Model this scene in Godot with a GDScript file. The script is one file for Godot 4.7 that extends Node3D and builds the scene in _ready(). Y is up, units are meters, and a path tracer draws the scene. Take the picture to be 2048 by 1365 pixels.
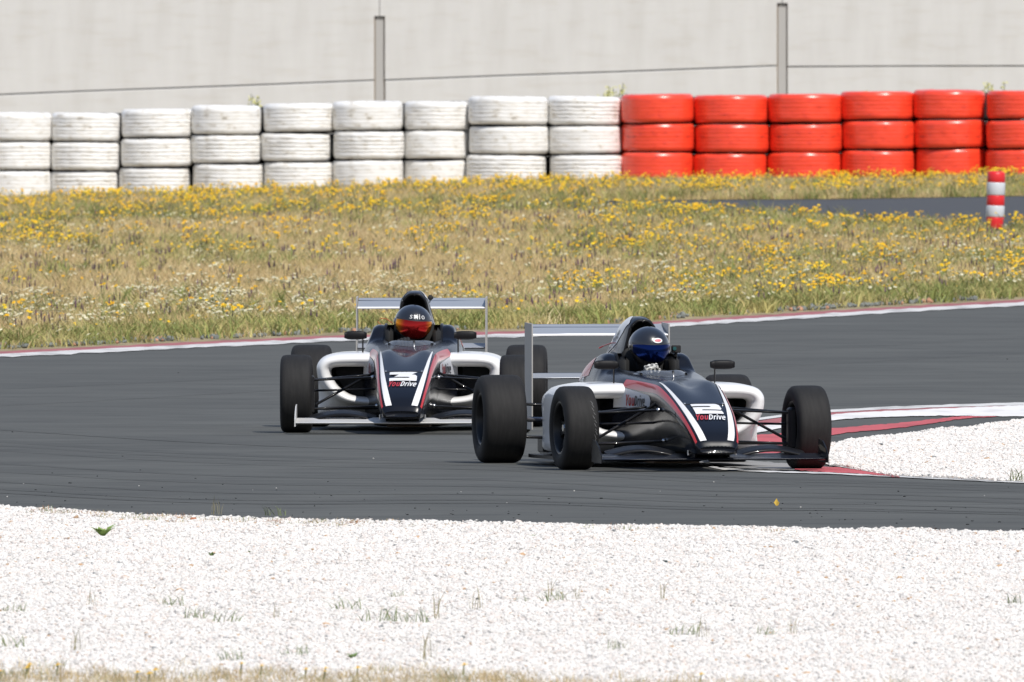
extends Node3D
# Two single-seat racing cars in a bend of a circuit, seen through a long lens.
# Metres, y up. The camera stands at the origin of x and z and looks along -z.

const FOCAL := 62200.0        # focal length in pixels of the 2048 px wide photograph
const EYE := 3.35             # height of the camera above the track
const SKYLINE := -102.0       # row of the horizon in that photograph

var used := {}
var rng := RandomNumberGenerator.new()
var M := {}

# ------------------------------------------------------------------ small helpers
func ground_at(px: float, py: float, y := 0.0) -> Vector3:
	var d := FOCAL * (EYE - y) / (py - SKYLINE)
	return Vector3((px - 1024.0) / FOCAL * d, y, -d)

func numbered(called: String) -> String:
	if not used.has(called):
		used[called] = 0
		return called
	used[called] += 1
	return "%s_%03d" % [called, used[called]]

func tag(o: Node3D, label := "", category := "", group := "", kind := "") -> Node3D:
	if label: o.set_meta("label", label)
	if category: o.set_meta("category", category)
	if group: o.set_meta("group", group)
	if kind: o.set_meta("kind", kind)
	return o

func thing(called: String, label: String, category: String, at := Vector3.ZERO, turn := 0.0, group := "") -> Node3D:
	var o := Node3D.new()
	o.name = numbered(called)
	add_child(o)
	o.position = at
	o.rotation.y = turn
	tag(o, label, category, group)
	return o

func part(called: String, mesh: Mesh, m: Material, parent: Node) -> MeshInstance3D:
	var o := MeshInstance3D.new()
	o.name = called if parent != self else numbered(called)
	o.mesh = mesh
	o.material_override = m
	parent.add_child(o, true)
	return o

func structure(called: String, mesh: Mesh, m: Material) -> MeshInstance3D:
	var o := part(called, mesh, m, self)
	o.set_meta("kind", "structure")
	return o

func noise_tex(freq: float, seed_: int, stops: Array, size := 512, octaves := 4, kind := FastNoiseLite.TYPE_SIMPLEX_SMOOTH) -> ImageTexture:
	var n := FastNoiseLite.new()
	n.noise_type = kind
	n.seed = seed_
	n.frequency = freq
	n.fractal_octaves = octaves
	var im := n.get_seamless_image(size, size)
	var out := Image.create(size, size, false, Image.FORMAT_RGB8)
	var g := Gradient.new()
	var offs := PackedFloat32Array()
	var cols := PackedColorArray()
	for s in stops:
		offs.append(s[0])
		cols.append((s[1] as Color).linear_to_srgb())
	g.offsets = offs
	g.colors = cols
	for y in size:
		for x in size:
			out.set_pixel(x, y, g.sample(im.get_pixel(x, y).r))
	return ImageTexture.create_from_image(out)

func grey(v: float) -> Color:
	return Color(v, v, v)

func mat(c: Color, rough: float, metal := 0.0, coat := 0.0) -> StandardMaterial3D:
	var m := StandardMaterial3D.new()
	m.albedo_color = c.linear_to_srgb()
	m.roughness = rough
	m.metallic = metal
	if coat > 0.0:
		m.clearcoat_enabled = true
		m.clearcoat = coat
		m.clearcoat_roughness = 0.06
	return m

func tinted(rough: float) -> StandardMaterial3D:
	var m := mat(Color.WHITE, rough)
	m.vertex_color_use_as_albedo = true
	return m

# ------------------------------------------------------------------ shape collector
class Shape:
	var st := SurfaceTool.new()
	var uv := false
	func _init():
		st.begin(Mesh.PRIMITIVE_TRIANGLES)
	func smooth(on := true) -> Shape:
		st.set_smooth_group(0 if on else -1)
		return self
	func tri(a: Vector3, b: Vector3, c: Vector3) -> void:
		st.add_vertex(a); st.add_vertex(b); st.add_vertex(c)
	func quad(a: Vector3, b: Vector3, c: Vector3, d: Vector3) -> void:
		tri(a, b, c); tri(a, c, d)
	func color(c: Color) -> Shape:
		st.set_color(c)
		return self
	func grid(rows: Array, closed := false) -> Shape:
		for i in rows.size() - 1:
			var p: PackedVector3Array = rows[i]
			var q: PackedVector3Array = rows[i + 1]
			var n := p.size()
			for j in (n if closed else n - 1):
				quad(p[j], p[(j + 1) % n], q[(j + 1) % n], q[j])
		return self
	func fan(ring: PackedVector3Array, flip := false) -> Shape:
		var c := Vector3.ZERO
		for v in ring: c += v
		c /= ring.size()
		for j in ring.size():
			if flip: tri(c, ring[(j + 1) % ring.size()], ring[j])
			else: tri(c, ring[j], ring[(j + 1) % ring.size()])
		return self
	func box(lo: Vector3, hi: Vector3, bevel := 0.0) -> Shape:
		var c := (lo + hi) / 2.0
		var h := (hi - lo) / 2.0
		var b := minf(bevel, minf(h.x, minf(h.y, h.z)) * 0.9)
		if b <= 0.0:
			var s := [Vector3(-1, -1, -1), Vector3(1, -1, -1), Vector3(1, 1, -1), Vector3(-1, 1, -1), Vector3(-1, -1, 1), Vector3(1, -1, 1), Vector3(1, 1, 1), Vector3(-1, 1, 1)]
			for f in [[0, 1, 2, 3], [5, 4, 7, 6], [4, 0, 3, 7], [1, 5, 6, 2], [3, 2, 6, 7], [4, 5, 1, 0]]:
				quad(c + s[f[0]] * h, c + s[f[1]] * h, c + s[f[2]] * h, c + s[f[3]] * h)
			return self
		# rounded box: stacked octagon-like rings
		var rows := []
		for k: Array in [[-1.0, 1.0], [-1.0, 0.0], [1.0, 0.0], [1.0, 1.0]]:
			var inset: float = b * k[1]
			var y: float = c.y + k[0] * (h.y - (b if k[1] == 0.0 else 0.0))
			var r := PackedVector3Array()
			var hx := h.x - inset
			var hz := h.z - inset
			var e: float = b * (1.0 - 0.5 * k[1])
			for v in [[-hx + e, -hz], [hx - e, -hz], [hx, -hz + e], [hx, hz - e], [hx - e, hz], [-hx + e, hz], [-hx, hz - e], [-hx, -hz + e]]:
				r.append(Vector3(c.x + v[0], y, c.z + v[1]))
			rows.append(r)
		grid(rows, true)
		fan(rows[0])
		fan(rows[3], true)
		return self
	func tube(path: Array, radius: float, sides := 8, wide := 1.0, side_dir := Vector3.ZERO) -> Shape:
		# a swept round or, with wide > 1, flattened bar; side_dir is the direction it is wide in
		var rows := []
		for i in path.size():
			var p: Vector3 = path[i]
			var t: Vector3 = (path[mini(i + 1, path.size() - 1)] - path[maxi(i - 1, 0)]).normalized()
			var a := t.cross(Vector3.UP if absf(t.y) < 0.9 else Vector3.RIGHT).normalized()
			if side_dir != Vector3.ZERO:
				a = (side_dir - t * side_dir.dot(t)).normalized()
			var b := a.cross(t).normalized()
			var r := PackedVector3Array()
			for k in sides:
				var w := TAU * k / sides
				r.append(p + a * cos(w) * radius * wide + b * sin(w) * radius)
			rows.append(r)
		grid(rows, true)
		fan(rows[0]); fan(rows[-1], true)
		return self
	func lathe(profile: Array, segments: int, axis := 1, at := Vector3.ZERO) -> Shape:
		# profile of [along the axis, radius]
		var rows := []
		for p in profile:
			var r := PackedVector3Array()
			for k in segments:
				var w := TAU * k / segments
				var v := Vector3(cos(w) * p[1], p[0], sin(w) * p[1])
				if axis == 0: v = Vector3(p[0], sin(w) * p[1], cos(w) * p[1])
				elif axis == 2: v = Vector3(cos(w) * p[1], sin(w) * p[1], p[0])
				r.append(at + v)
			rows.append(r)
		grid(rows, true)
		return self
	func done() -> ArrayMesh:
		st.generate_normals()
		st.index()
		return st.commit()

func strip(a: Array, b: Array, y := 0.0) -> ArrayMesh:
	# a flat sheet between two polylines of Vector3
	var s := Shape.new().smooth()
	var lift := Vector3(0, y, 0)
	for i in a.size() - 1:
		s.quad(a[i] + lift, b[i] + lift, b[i + 1] + lift, a[i + 1] + lift)
	return s.done()

func along(points: Array, n: int) -> Array:
	# n points evenly in x along a polyline of [px, py] on the ground
	var out := []
	for i in n:
		var x: float = lerpf(points[0][0], points[-1][0], float(i) / (n - 1))
		var k := 0
		while k < points.size() - 2 and x > points[k + 1][0]: k += 1
		var t: float = (x - points[k][0]) / (points[k + 1][0] - points[k][0])
		out.append(ground_at(x, lerpf(points[k][1], points[k + 1][1], t)))
	return out

func table(t: Array, x: float) -> float:
	if x <= t[0][0]: return t[0][1]
	for i in t.size() - 1:
		if x <= t[i + 1][0]:
			var f: float = (x - t[i][0]) / (t[i + 1][0] - t[i][0])
			return lerpf(t[i][1], t[i + 1][1], f)
	return t[-1][1]

const RISE := [[-14.0, -0.2], [-9.0, -0.15], [-6.9, -0.11], [-3.0, 0.01], [0.0, 0.11], [2.0, 0.14], [4.0, 0.15], [7.0, 0.2], [12.0, 0.25], [25.0, 0.3]]
func land(x: float, z: float) -> float:
	var t := smoothstep(300.0, 390.0, -z)
	return lerpf(-0.03, table(RISE, x), t)

func scatter(called: String, mesh: Mesh, m: Material, where: Array, tints: PackedColorArray, parent: Node = self) -> MultiMeshInstance3D:
	var mm := MultiMesh.new()
	mm.transform_format = MultiMesh.TRANSFORM_3D
	mm.use_colors = true
	mm.mesh = mesh
	mm.instance_count = where.size()
	for i in where.size():
		mm.set_instance_transform(i, where[i])
		mm.set_instance_color(i, tints[i])
	var o := MultiMeshInstance3D.new()
	o.name = numbered(called) if parent == self else called
	o.multimesh = mm
	o.material_override = m
	parent.add_child(o, true)
	o.set_meta("kind", "stuff")
	return o

# ------------------------------------------------------------------ the scene
func _ready():
	rng.seed = 20240607
	var cam := Camera3D.new()
	cam.name = "camera"
	cam.fov = rad_to_deg(2.0 * atan(682.5 / FOCAL))
	cam.near = 1.0
	cam.far = 8000.0
	cam.position = Vector3(0, EYE, 0)
	cam.rotation.x = -atan((682.5 - SKYLINE) / FOCAL)
	add_child(cam)
	var lens := CameraAttributesPhysical.new()
	lens.frustum_focal_length = 12.0 / tan(atan(682.5 / FOCAL))
	lens.frustum_focus_distance = 202.0
	lens.frustum_near = 1.0
	lens.frustum_far = 8000.0
	lens.exposure_aperture = 30.0
	cam.attributes = lens
	cam.current = true
	var env := Environment.new()
	env.background_mode = Environment.BG_SKY
	var sm := ProceduralSkyMaterial.new()
	sm.sky_top_color = Color(0.42, 0.52, 0.68)
	sm.sky_horizon_color = Color(0.84, 0.86, 0.88)
	sm.sky_curve = 0.2
	sm.ground_horizon_color = Color(0.6, 0.58, 0.54)
	sm.ground_bottom_color = Color(0.4, 0.37, 0.33)
	sm.sun_angle_max = 8.0
	var sky := Sky.new()
	sky.sky_material = sm
	env.sky = sky
	env.tonemap_mode = Environment.TONE_MAPPER_LINEAR
	env.tonemap_exposure = 1.15
	env.sdfgi_enabled = true
	env.ssao_enabled = true
	env.ssil_enabled = true
	var we := WorldEnvironment.new()
	we.name = "world_environment"
	we.environment = env
	add_child(we)
	var sun := DirectionalLight3D.new()
	sun.name = "sun"
	sun.light_energy = 1.3
	sun.light_color = Color(1.0, 0.98, 0.95)
	sun.light_angular_distance = 0.5
	sun.shadow_enabled = true
	add_child(sun)
	sun.look_at_from_position(Vector3(0.31, 0.78, 0.54) * 100.0, Vector3.ZERO)

	make_materials()
	build_ground()
	build_wall()
	build_barrier()
	build_bollard()
	build_field()
	build_gravel()
	build_cars()
	build_small_things()
func make_materials():
	# asphalt: fine grain, broad patches and streaks of rubber along the driving line
	var a := StandardMaterial3D.new()
	a.albedo_texture = noise_tex(0.012, 3, [[0.0, Color(0.059, 0.0600, 0.0535)], [0.5, Color(0.073, 0.0742, 0.0660)], [1.0, Color(0.087, 0.0882, 0.079)]], 512, 5)
	a.uv1_triplanar = true
	a.uv1_world_triplanar = true
	a.uv1_scale = Vector3(0.045, 0.3, 0.055)
	a.roughness = 0.85
	a.detail_enabled = true
	a.detail_blend_mode = BaseMaterial3D.BLEND_MODE_MUL
	a.detail_uv_layer = BaseMaterial3D.DETAIL_UV_2
	a.detail_albedo = noise_tex(0.05, 8, [[0.0, grey(0.55)], [0.30, grey(0.8)], [0.5, grey(0.97)], [1.0, grey(1.0)]], 512, 4)
	a.uv2_triplanar = true
	a.uv2_world_triplanar = true
	a.uv2_scale = Vector3(0.035, 0.5, 0.08)
	M.asphalt = a
	var a2 := mat(Color(0.052, 0.054, 0.058), 0.9)
	M.old_asphalt = a2
	# soil and concrete
	var soil := StandardMaterial3D.new()
	soil.albedo_texture = noise_tex(0.03, 5, [[0.0, Color(0.16, 0.13, 0.07)], [0.5, Color(0.27, 0.215, 0.115)], [1.0, Color(0.36, 0.29, 0.17)]], 512, 5)
	soil.uv1_triplanar = true
	soil.uv1_world_triplanar = true
	soil.uv1_scale = Vector3(0.25, 0.25, 0.04)
	soil.roughness = 1.0
	M.soil = soil
	var gs := StandardMaterial3D.new()
	gs.albedo_texture = noise_tex(0.05, 6, [[0.0, Color(0.42, 0.395, 0.365)], [0.4, Color(0.58, 0.555, 0.525)], [1.0, Color(0.66, 0.64, 0.61)]], 512, 4)
	gs.uv1_triplanar = true
	gs.uv1_world_triplanar = true
	gs.uv1_scale = Vector3(0.9, 0.9, 0.9)
	gs.roughness = 1.0
	M.gravel_bed = gs
	var worn := func(c: Color, seed_: int, dark: float) -> StandardMaterial3D:
		var m := StandardMaterial3D.new()
		m.albedo_texture = noise_tex(0.03, seed_, [[0.0, c * dark], [0.32, c * lerpf(dark, 1.0, 0.6)], [0.5, c], [1.0, c * 1.06]], 256, 5)
		m.uv1_triplanar = true
		m.uv1_world_triplanar = true
		m.uv1_scale = Vector3(0.35, 0.5, 0.06)
		m.roughness = 0.8
		return m
	M.white_line = worn.call(Color(0.58, 0.57, 0.55), 21, 0.5)
	M.white_kerb = worn.call(Color(0.72, 0.70, 0.68), 22, 0.75)
	M.red_kerb = worn.call(Color(0.47, 0.085, 0.095), 23, 0.75)
	M.worn_kerb = worn.call(Color(0.25, 0.245, 0.235), 25, 0.5)
	M.dull_red = worn.call(Color(0.34, 0.105, 0.11), 24, 0.75)
	var con := StandardMaterial3D.new()
	con.albedo_texture = noise_tex(0.008, 31, [[0.0, Color(0.58, 0.57, 0.55)], [0.45, Color(0.615, 0.608, 0.592)], [1.0, Color(0.645, 0.64, 0.625)]], 512, 6)
	con.uv1_triplanar = true
	con.uv1_world_triplanar = true
	con.uv1_scale = Vector3(0.5, 0.11, 0.3)
	con.roughness = 0.95
	con.detail_enabled = true
	con.detail_blend_mode = BaseMaterial3D.BLEND_MODE_MUL
	con.detail_uv_layer = BaseMaterial3D.DETAIL_UV_2
	con.detail_albedo = noise_tex(0.03, 33, [[0.0, Color(0.93, 0.915, 0.89)], [0.4, grey(0.985)], [1.0, grey(1.0)]], 512, 4)
	con.uv2_triplanar = true
	con.uv2_world_triplanar = true
	con.uv2_scale = Vector3(0.07, 0.35, 0.2)
	M.concrete = con
	M.column = mat(Color(0.43, 0.42, 0.405), 0.95)
	var rust := mat(Color(0.25, 0.18, 0.11), 0.95)
	M.joint = rust

func build_ground():
	var xs := [-900.0, -300.0, -100.0, -50.0]
	for i in 33: xs.append(-32.0 + 2.0 * i)
	xs.append_array([50.0, 100.0, 300.0, 900.0])
	var zs := [400.0, 100.0, 0.0, -120.0]
	for i in 38: zs.append(-130.0 - 10.0 * i)
	zs.append_array([-600.0, -1000.0, -2000.0, -5000.0])
	var rows := []
	for z in zs:
		var r := PackedVector3Array()
		for x in xs: r.append(Vector3(x, land(x, z), z))
		rows.append(r)
	structure("ground", Shape.new().smooth().grid(rows).done(), M.soil)

	# the racing track: one sheet between its two edges
	var n := 90
	var wob := FastNoiseLite.new()
	wob.seed = 4
	wob.frequency = 0.35
	var near := along([[-1500, 992], [0, 1019], [280, 1037], [560, 1047], [1000, 1053], [1450, 1063], [2048, 1071], [3500, 1079]], n)
	var far := along(FAR_EDGE, n)
	structure("track", strip(far, near), M.asphalt)
	# far edge: a white line and a red kerb strip behind it
	var edge := func(off_a: float, off_b: float, seed_: int, amp: float) -> Array:
		var pa := []
		var pb := []
		for p in along_px(FAR_EDGE, 260):
			var w1 := wob.get_noise_2d(p.x * 0.12, seed_) * amp
			var w2 := wob.get_noise_2d(p.x * 0.12, seed_ + 40) * amp
			pa.append(ground_at(p.x, p.y + off_a + w1))
			pb.append(ground_at(p.x, p.y + off_b + w2))
		return [pa, pb]
	var w: Array = edge.call(0.5, 7.2, 1, 2.4)
	structure("edge_line", strip(w[0], w[1], 0.006), M.white_line)
	var r1: Array = edge.call(-5.0, 2.0, 90, 1.8)
	structure("outer_kerb", strip(r1[0], r1[1], 0.003), M.dull_red)

	# rubber laid down along the driving line
	var dark := []
	for v in [0.84, 0.885, 0.93]:
		var dm: StandardMaterial3D = M.asphalt.duplicate()
		dm.albedo_color = grey(v).linear_to_srgb()
		dark.append(dm)
	var lines := [[0.0, 6.0, 0], [9.0, 4.0, 1], [16.0, 7.0, 2], [46.0, 3.0, 1], [58.0, 7.0, 2], [60.0, 3.0, 1], [82.0, 3.0, 2], [95.0, 5.0, 2], [-26.0, 7.0, 2], [104.0, 3.0, 1]]
	for i in lines.size():
		var l: Array = lines[i]
		var ca := []
		var cb := []
		for q in [[-900, 852], [-300, 866], [0, 880], [280, 898], [560, 911], [1000, 924], [1400, 936], [1700, 946], [2048, 958], [2900, 985]]:
			var spread: float = 1.0 - 0.45 * smoothstep(0.0, 2048.0, q[0])
			ca.append([q[0], q[1] + l[0] * spread + (14.0 if q[0] > 1300 else 0.0)])
			cb.append([q[0], q[1] + (l[0] + l[1]) * spread + (14.0 if q[0] > 1300 else 0.0)])
		structure("tyre_mark", band(ca, cb, 0.0008 + 0.0001 * i, 0.35), dark[l[2]])
	structure("tyre_mark", band([[-900, 800], [0, 772], [560, 748], [1100, 724], [2048, 672], [2900, 630]], [[-900, 806], [0, 779], [560, 754], [1100, 729], [2048, 677], [2900, 634]], 0.0008, 0.35), dark[2])
	structure("tyre_mark", band([[-900, 822], [0, 800], [560, 772], [1100, 750], [2048, 700], [2900, 660]], [[-900, 834], [0, 812], [560, 782], [1100, 759], [2048, 708], [2900, 667]], 0.0009, 0.35), dark[2])
	# inner kerbs round the tip of the gravel island
	structure("inner_edge_line", band([[3000, 778], [2048, 805], [1664, 820], [1500, 839], [1420, 858], [1378, 884], [1374, 905], [1396, 926], [1450, 940], [1670, 949], [2048, 966], [3000, 1000]],
		[[3000, 782], [2048, 810], [1664, 825], [1500, 844], [1430, 862], [1389, 886], [1385, 904], [1405, 924], [1452, 937], [1670, 946], [2048, 963], [3000, 997]], 0.006, 0.7), M.white_line)
	structure("thin_red_kerb", band([[3000, 781], [2048, 809], [1664, 825], [1500, 845], [1430, 864]], [[3000, 784], [2048, 812], [1720, 826], [1664, 832], [1500, 857], [1432, 866]], 0.004, 0.6), M.dull_red)
	structure("white_kerb", band([[3000, 783], [2048, 811], [1720, 825], [1664, 830], [1500, 857], [1425, 878]], [[3000, 822], [2048, 833], [1860, 832], [1664, 841], [1500, 868], [1427, 880]], 0.007, 0.6), M.white_kerb)
	structure("red_kerb", band([[2000, 832], [1926, 833], [1800, 846], [1664, 857], [1560, 867], [1510, 871], [1440, 884], [1405, 902]], [[2000, 833], [1926, 838], [1800, 856], [1664, 871], [1560, 905], [1510, 912], [1440, 913], [1407, 908]], 0.005, 0.8), M.red_kerb)
	structure("lower_red_kerb", band([[1585, 925], [1620, 931], [1700, 938], [1800, 953]], [[1590, 940], [1620, 943], [1700, 947], [1800, 955]], 0.006, 0.8), M.red_kerb)
	structure("worn_kerb", band([[1412, 913], [1450, 918], [1600, 929]], [[1415, 924], [1450, 934], [1600, 942]], 0.004, 0.8), M.worn_kerb)
	structure("gravel_island", strip(along(ISLAND_TOP, 60), along(ISLAND_LOW, 60), 0.008), M.gravel_bed)
	# run-off gravel in front of the track
	var g0 := along([[-1500, 992], [0, 1019], [280, 1037], [560, 1047], [1000, 1053], [1450, 1063], [2048, 1071], [3500, 1079]], 40)
	var g1 := []
	for p in g0: g1.append(Vector3(p.x * 0.7, 0, -132.0))
	structure("gravel_bed", strip(g0, g1, 0.008), M.gravel_bed)

	# service road at the foot of the tyre wall
	var lanes := []
	for j in 13:
		var row := PackedVector3Array()
		for i in 60:
			var x := -22.0 + i * 44.0 / 59.0
			var z := lerpf(-395.0, -near_side(x), j / 12.0)
			row.append(Vector3(x, land(x, z) + 0.02, z))
		lanes.append(row)
	var pa := []
	var pb := []
	for i in 120:
		var x := -22.0 + i * 44.0 / 119.0
		pa.append(Vector3(x, land(x, -395.5) + 0.016, -395.5 + 0.24 * wob.get_noise_1d(x * 2.0)))
		pb.append(Vector3(x, land(x, -394.6) + 0.026, -394.6 + 0.3 * wob.get_noise_1d(x * 2.0 + 50.0)))
	structure("road_shoulder", strip(pa, pb), M.gravel_bed)
	structure("service_road", Shape.new().smooth().grid(lanes).done(), M.old_asphalt)

func near_side(x: float) -> float:
	return lerpf(389.0, 356.0, smoothstep(-1.0, 6.2, x))

const FAR_EDGE := [[-1500, 745], [0, 709], [350, 692], [690, 676], [1060, 668], [1340, 648], [1700, 625], [2048, 605], [3500, 540]]
const ISLAND_TOP := [[1608, 914], [1625, 904], [1666, 893], [1743, 879], [1871, 865], [2048, 844], [2300, 832], [3000, 808]]
const ISLAND_LOW := [[1608, 914], [1625, 925], [1659, 933], [1780, 953], [1963, 963], [2048, 966], [2300, 974], [3000, 998]]

func band(a: Array, b: Array, y: float, ragged: float) -> ArrayMesh:
	# a painted strip between two smooth curves given in rows of the photograph, with slightly ragged edges
	var wob := FastNoiseLite.new()
	wob.seed = int(y * 10000.0) + a.size()
	wob.frequency = 0.05
	var rows := [[], []]
	for k in 2:
		var src: Array = a if k == 0 else b
		var c := Curve2D.new()
		for i in src.size():
			var p := Vector2(src[i][0], src[i][1])
			var t := (Vector2(src[mini(i + 1, src.size() - 1)][0], src[mini(i + 1, src.size() - 1)][1]) - Vector2(src[maxi(i - 1, 0)][0], src[maxi(i - 1, 0)][1]))
			var l0 := p.distance_to(Vector2(src[maxi(i - 1, 0)][0], src[maxi(i - 1, 0)][1])) / 3.0
			var l1 := p.distance_to(Vector2(src[mini(i + 1, src.size() - 1)][0], src[mini(i + 1, src.size() - 1)][1])) / 3.0
			c.add_point(p, -t.normalized() * l0, t.normalized() * l1)
		c.bake_interval = 4.0
		for i in 181:
			var q := c.sample_baked(c.get_baked_length() * i / 180.0, true)
			rows[k].append(ground_at(q.x, q.y + wob.get_noise_2d(q.x, k * 50.0 + q.y) * ragged * 2.0, y))
	return strip(rows[0], rows[1])

func along_px(points: Array, n: int) -> Array:
	var out := []
	for i in n:
		var x: float = lerpf(points[0][0], points[-1][0], float(i) / (n - 1))
		out.append(Vector2(x, table(points, x)))
	return out

# ------------------------------------------------------------------ the concrete wall
func slab(outline: PackedVector2Array, z0: float, z1: float, bevel := 0.012) -> ArrayMesh:
	# an upright slab: an outline in x and y, from z0 (front) back to z1, with its front edge chamfered
	var s := Shape.new().smooth(false)
	var inner := Geometry2D.offset_polygon(outline, -bevel)
	var face: PackedVector2Array = inner[0] if inner.size() == 1 and inner[0].size() == outline.size() else outline
	var idx := Geometry2D.triangulate_polygon(face)
	for i in range(0, idx.size(), 3):
		var v := []
		for k in 3: v.append(Vector3(face[idx[i + k]].x, face[idx[i + k]].y, z0))
		s.tri(v[0], v[1], v[2])
	for i in outline.size():
		var j := (i + 1) % outline.size()
		s.quad(Vector3(outline[i].x, outline[i].y, z0 - bevel), Vector3(outline[j].x, outline[j].y, z0 - bevel), Vector3(outline[j].x, outline[j].y, z1), Vector3(outline[i].x, outline[i].y, z1))
	if face != outline:
		var start := 0
		var best := 1e9
		for k in face.size():
			if face[k].distance_to(outline[0]) < best:
				best = face[k].distance_to(outline[0])
				start = k
		var step := 1
		if face[(start + 1) % face.size()].distance_to(outline[1]) > face[(start - 1 + face.size()) % face.size()].distance_to(outline[1]): step = -1
		for i in outline.size():
			var j := (i + 1) % outline.size()
			var a := face[(start + step * i + face.size() * 4) % face.size()]
			var b := face[(start + step * (i + 1) + face.size() * 4) % face.size()]
			s.quad(Vector3(a.x, a.y, z0), Vector3(b.x, b.y, z0), Vector3(outline[j].x, outline[j].y, z0 - bevel), Vector3(outline[i].x, outline[i].y, z0 - bevel))
	return s.done()

func build_wall():
	var z := -452.0
	var k := FOCAL / 452.0
	var wx := func(px: float) -> float: return (px - 1024.0) / k
	var wy := func(py: float) -> float: return EYE - (py - SKYLINE) / k
	var t := thing("concrete_wall", "tall pale grey concrete panel wall behind the tyre barrier", "wall", Vector3(0, 0, 0))
	# bays between columns: left px, right px, joint row at both ends, column top rows at both ends
	var bays := [
		[-852.0, -42.0, 232.0, 190.0, 100.0, 60.0], [-42.0, 759.0, 190.0, 160.0, 60.0, 32.0], [759.0, 1565.0, 160.0, 131.0, 32.0, 6.0],
		[1565.0, 2370.0, 133.0, 130.0, 6.0, -10.0], [2370.0, 3175.0, 128.0, 120.0, -10.0, -22.0]]
	var top := 5.2
	var half := 0.078
	for b in bays:
		var xl: float = wx.call(b[0])
		var xr: float = wx.call(b[1])
		var jl: float = wy.call(b[2])
		var jr: float = wy.call(b[3])
		var cl: float = wy.call(b[4])
		var cr: float = wy.call(b[5])
		part("panel", slab(PackedVector2Array([Vector2(xl + half, -0.6), Vector2(xr - half, -0.6), Vector2(xr - half, jr - 0.011), Vector2(lerpf(xl, xr, 0.62), lerpf(jl, jr, 0.62) - 0.014), Vector2(lerpf(xl, xr, 0.3), lerpf(jl, jr, 0.3) - 0.008), Vector2(xl + half, jl - 0.012)]), z, z - 0.16), M.concrete, t)
		part("panel", slab(PackedVector2Array([Vector2(xl + half, jl + 0.008), Vector2(lerpf(xl, xr, 0.3), lerpf(jl, jr, 0.3) + 0.010), Vector2(lerpf(xl, xr, 0.62), lerpf(jl, jr, 0.62) + 0.006), Vector2(xr - half, jr + 0.008),
			Vector2(xr - half, cr), Vector2(xr - 0.006, cr), Vector2(xr - 0.006, top), Vector2(xl + 0.006, top), Vector2(xl + 0.006, cl), Vector2(xl + half, cl)]), z + 0.004, z - 0.15), M.concrete, t)
		var c := Shape.new().smooth(false)
		c.box(Vector3(xr - half + 0.008, -0.6, z - 0.3), Vector3(xr + half - 0.008, cr - 0.01, z - 0.035), 0.01)
		part("column", c.done(), M.column, t)
		var seal := Shape.new().smooth(false)
		seal.box(Vector3(xr - 0.0055, cr + 0.002, z - 0.12), Vector3(xr + 0.0055, top - 0.01, z - 0.012))
		part("joint_filler", seal.done(), M.column, t)
		for side in [-1.0, 1.0]:
			var q := Shape.new().smooth(false)
			q.box(Vector3(xr + side * (half - 0.004) - 0.006, -0.6, z - 0.2), Vector3(xr + side * (half - 0.004) + 0.006, cr - 0.005, z - 0.022))
			part("joint_filler", q.done(), M.joint, t)
	# what shows dark behind the open joints
	var back := Shape.new().smooth(false)
	back.box(Vector3(wx.call(-852.0), -0.6, z - 0.5), Vector3(wx.call(3175.0), top - 0.1, z - 0.32))
	part("core", back.done(), M.column, t)
# ------------------------------------------------------------------ tyre barrier
func tyre_meshes(seed_: int, radius: float, width: float, groove: float) -> Array:
	# [painted tread, lower sidewall, upper sidewall] of a truck tyre lying flat
	var r := RandomNumberGenerator.new()
	r.seed = seed_
	var hw := width / 2.0
	var low := [[0.0, radius - 0.17, 0.0], [-hw * 0.55, radius - 0.20, 0.0], [-hw * 0.9, radius - 0.165, 0.0], [-hw, radius - 0.10, 0.0], [-hw * 0.985, radius - 0.055, 0.0], [-hw * 0.94, radius - 0.030, 0.0]]
	var tread := [[-hw * 0.94, radius - 0.030, 0.0], [-hw * 0.86, radius - 0.014, 0.0], [-hw * 0.74, radius - 0.005, 0.0]]
	for g in [-0.52, -0.26, 0.0, 0.26, 0.52]:
		var y: float = g * hw + r.randf_range(-0.008, 0.008)
		tread.append_array([[y - 0.011, radius, 0.0], [y - 0.004, radius - 0.001, 1.0], [y + 0.004, radius - 0.001, 1.0], [y + 0.011, radius, 0.0]])
	tread.append_array([[hw * 0.74, radius - 0.005, 0.0], [hw * 0.86, radius - 0.014, 0.0], [hw * 0.94, radius - 0.030, 0.0]])
	var high := [[hw * 0.94, radius - 0.030, 0.0], [hw * 0.985, radius - 0.055, 0.0], [hw, radius - 0.10, 0.0], [hw * 0.9, radius - 0.165, 0.0], [hw * 0.55, radius - 0.20, 0.0], [0.0, radius - 0.17, 0.0]]
	var nz := FastNoiseLite.new()
	nz.seed = seed_
	nz.frequency = 0.6
	var out := []
	for prof in [tread, low, high]:
		var rows := []
		for p in prof:
			var row := PackedVector3Array()
			for k in 56:
				var w := TAU * k / 56.0
				var c := Vector2(cos(w), sin(w))
				var wob := nz.get_noise_3d(c.x * 3.0, c.y * 3.0, p[0] * 4.0)
				var deep: float = p[2] * groove * clampf(0.7 + nz.get_noise_3d(c.x * 9.0, c.y * 9.0, p[0] * 60.0) * 1.6, 0.05, 1.4)
				var rr: float = p[1] + wob * 0.008 - deep
				var y: float = p[0] + wob * 0.006 + nz.get_noise_3d(c.x * 22.0, c.y * 22.0, 7.0) * 0.003
				row.append(Vector3(c.x * rr, y, c.y * rr))
			rows.append(row)
		out.append(Shape.new().smooth().grid(rows, true).done())
	return out

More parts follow.
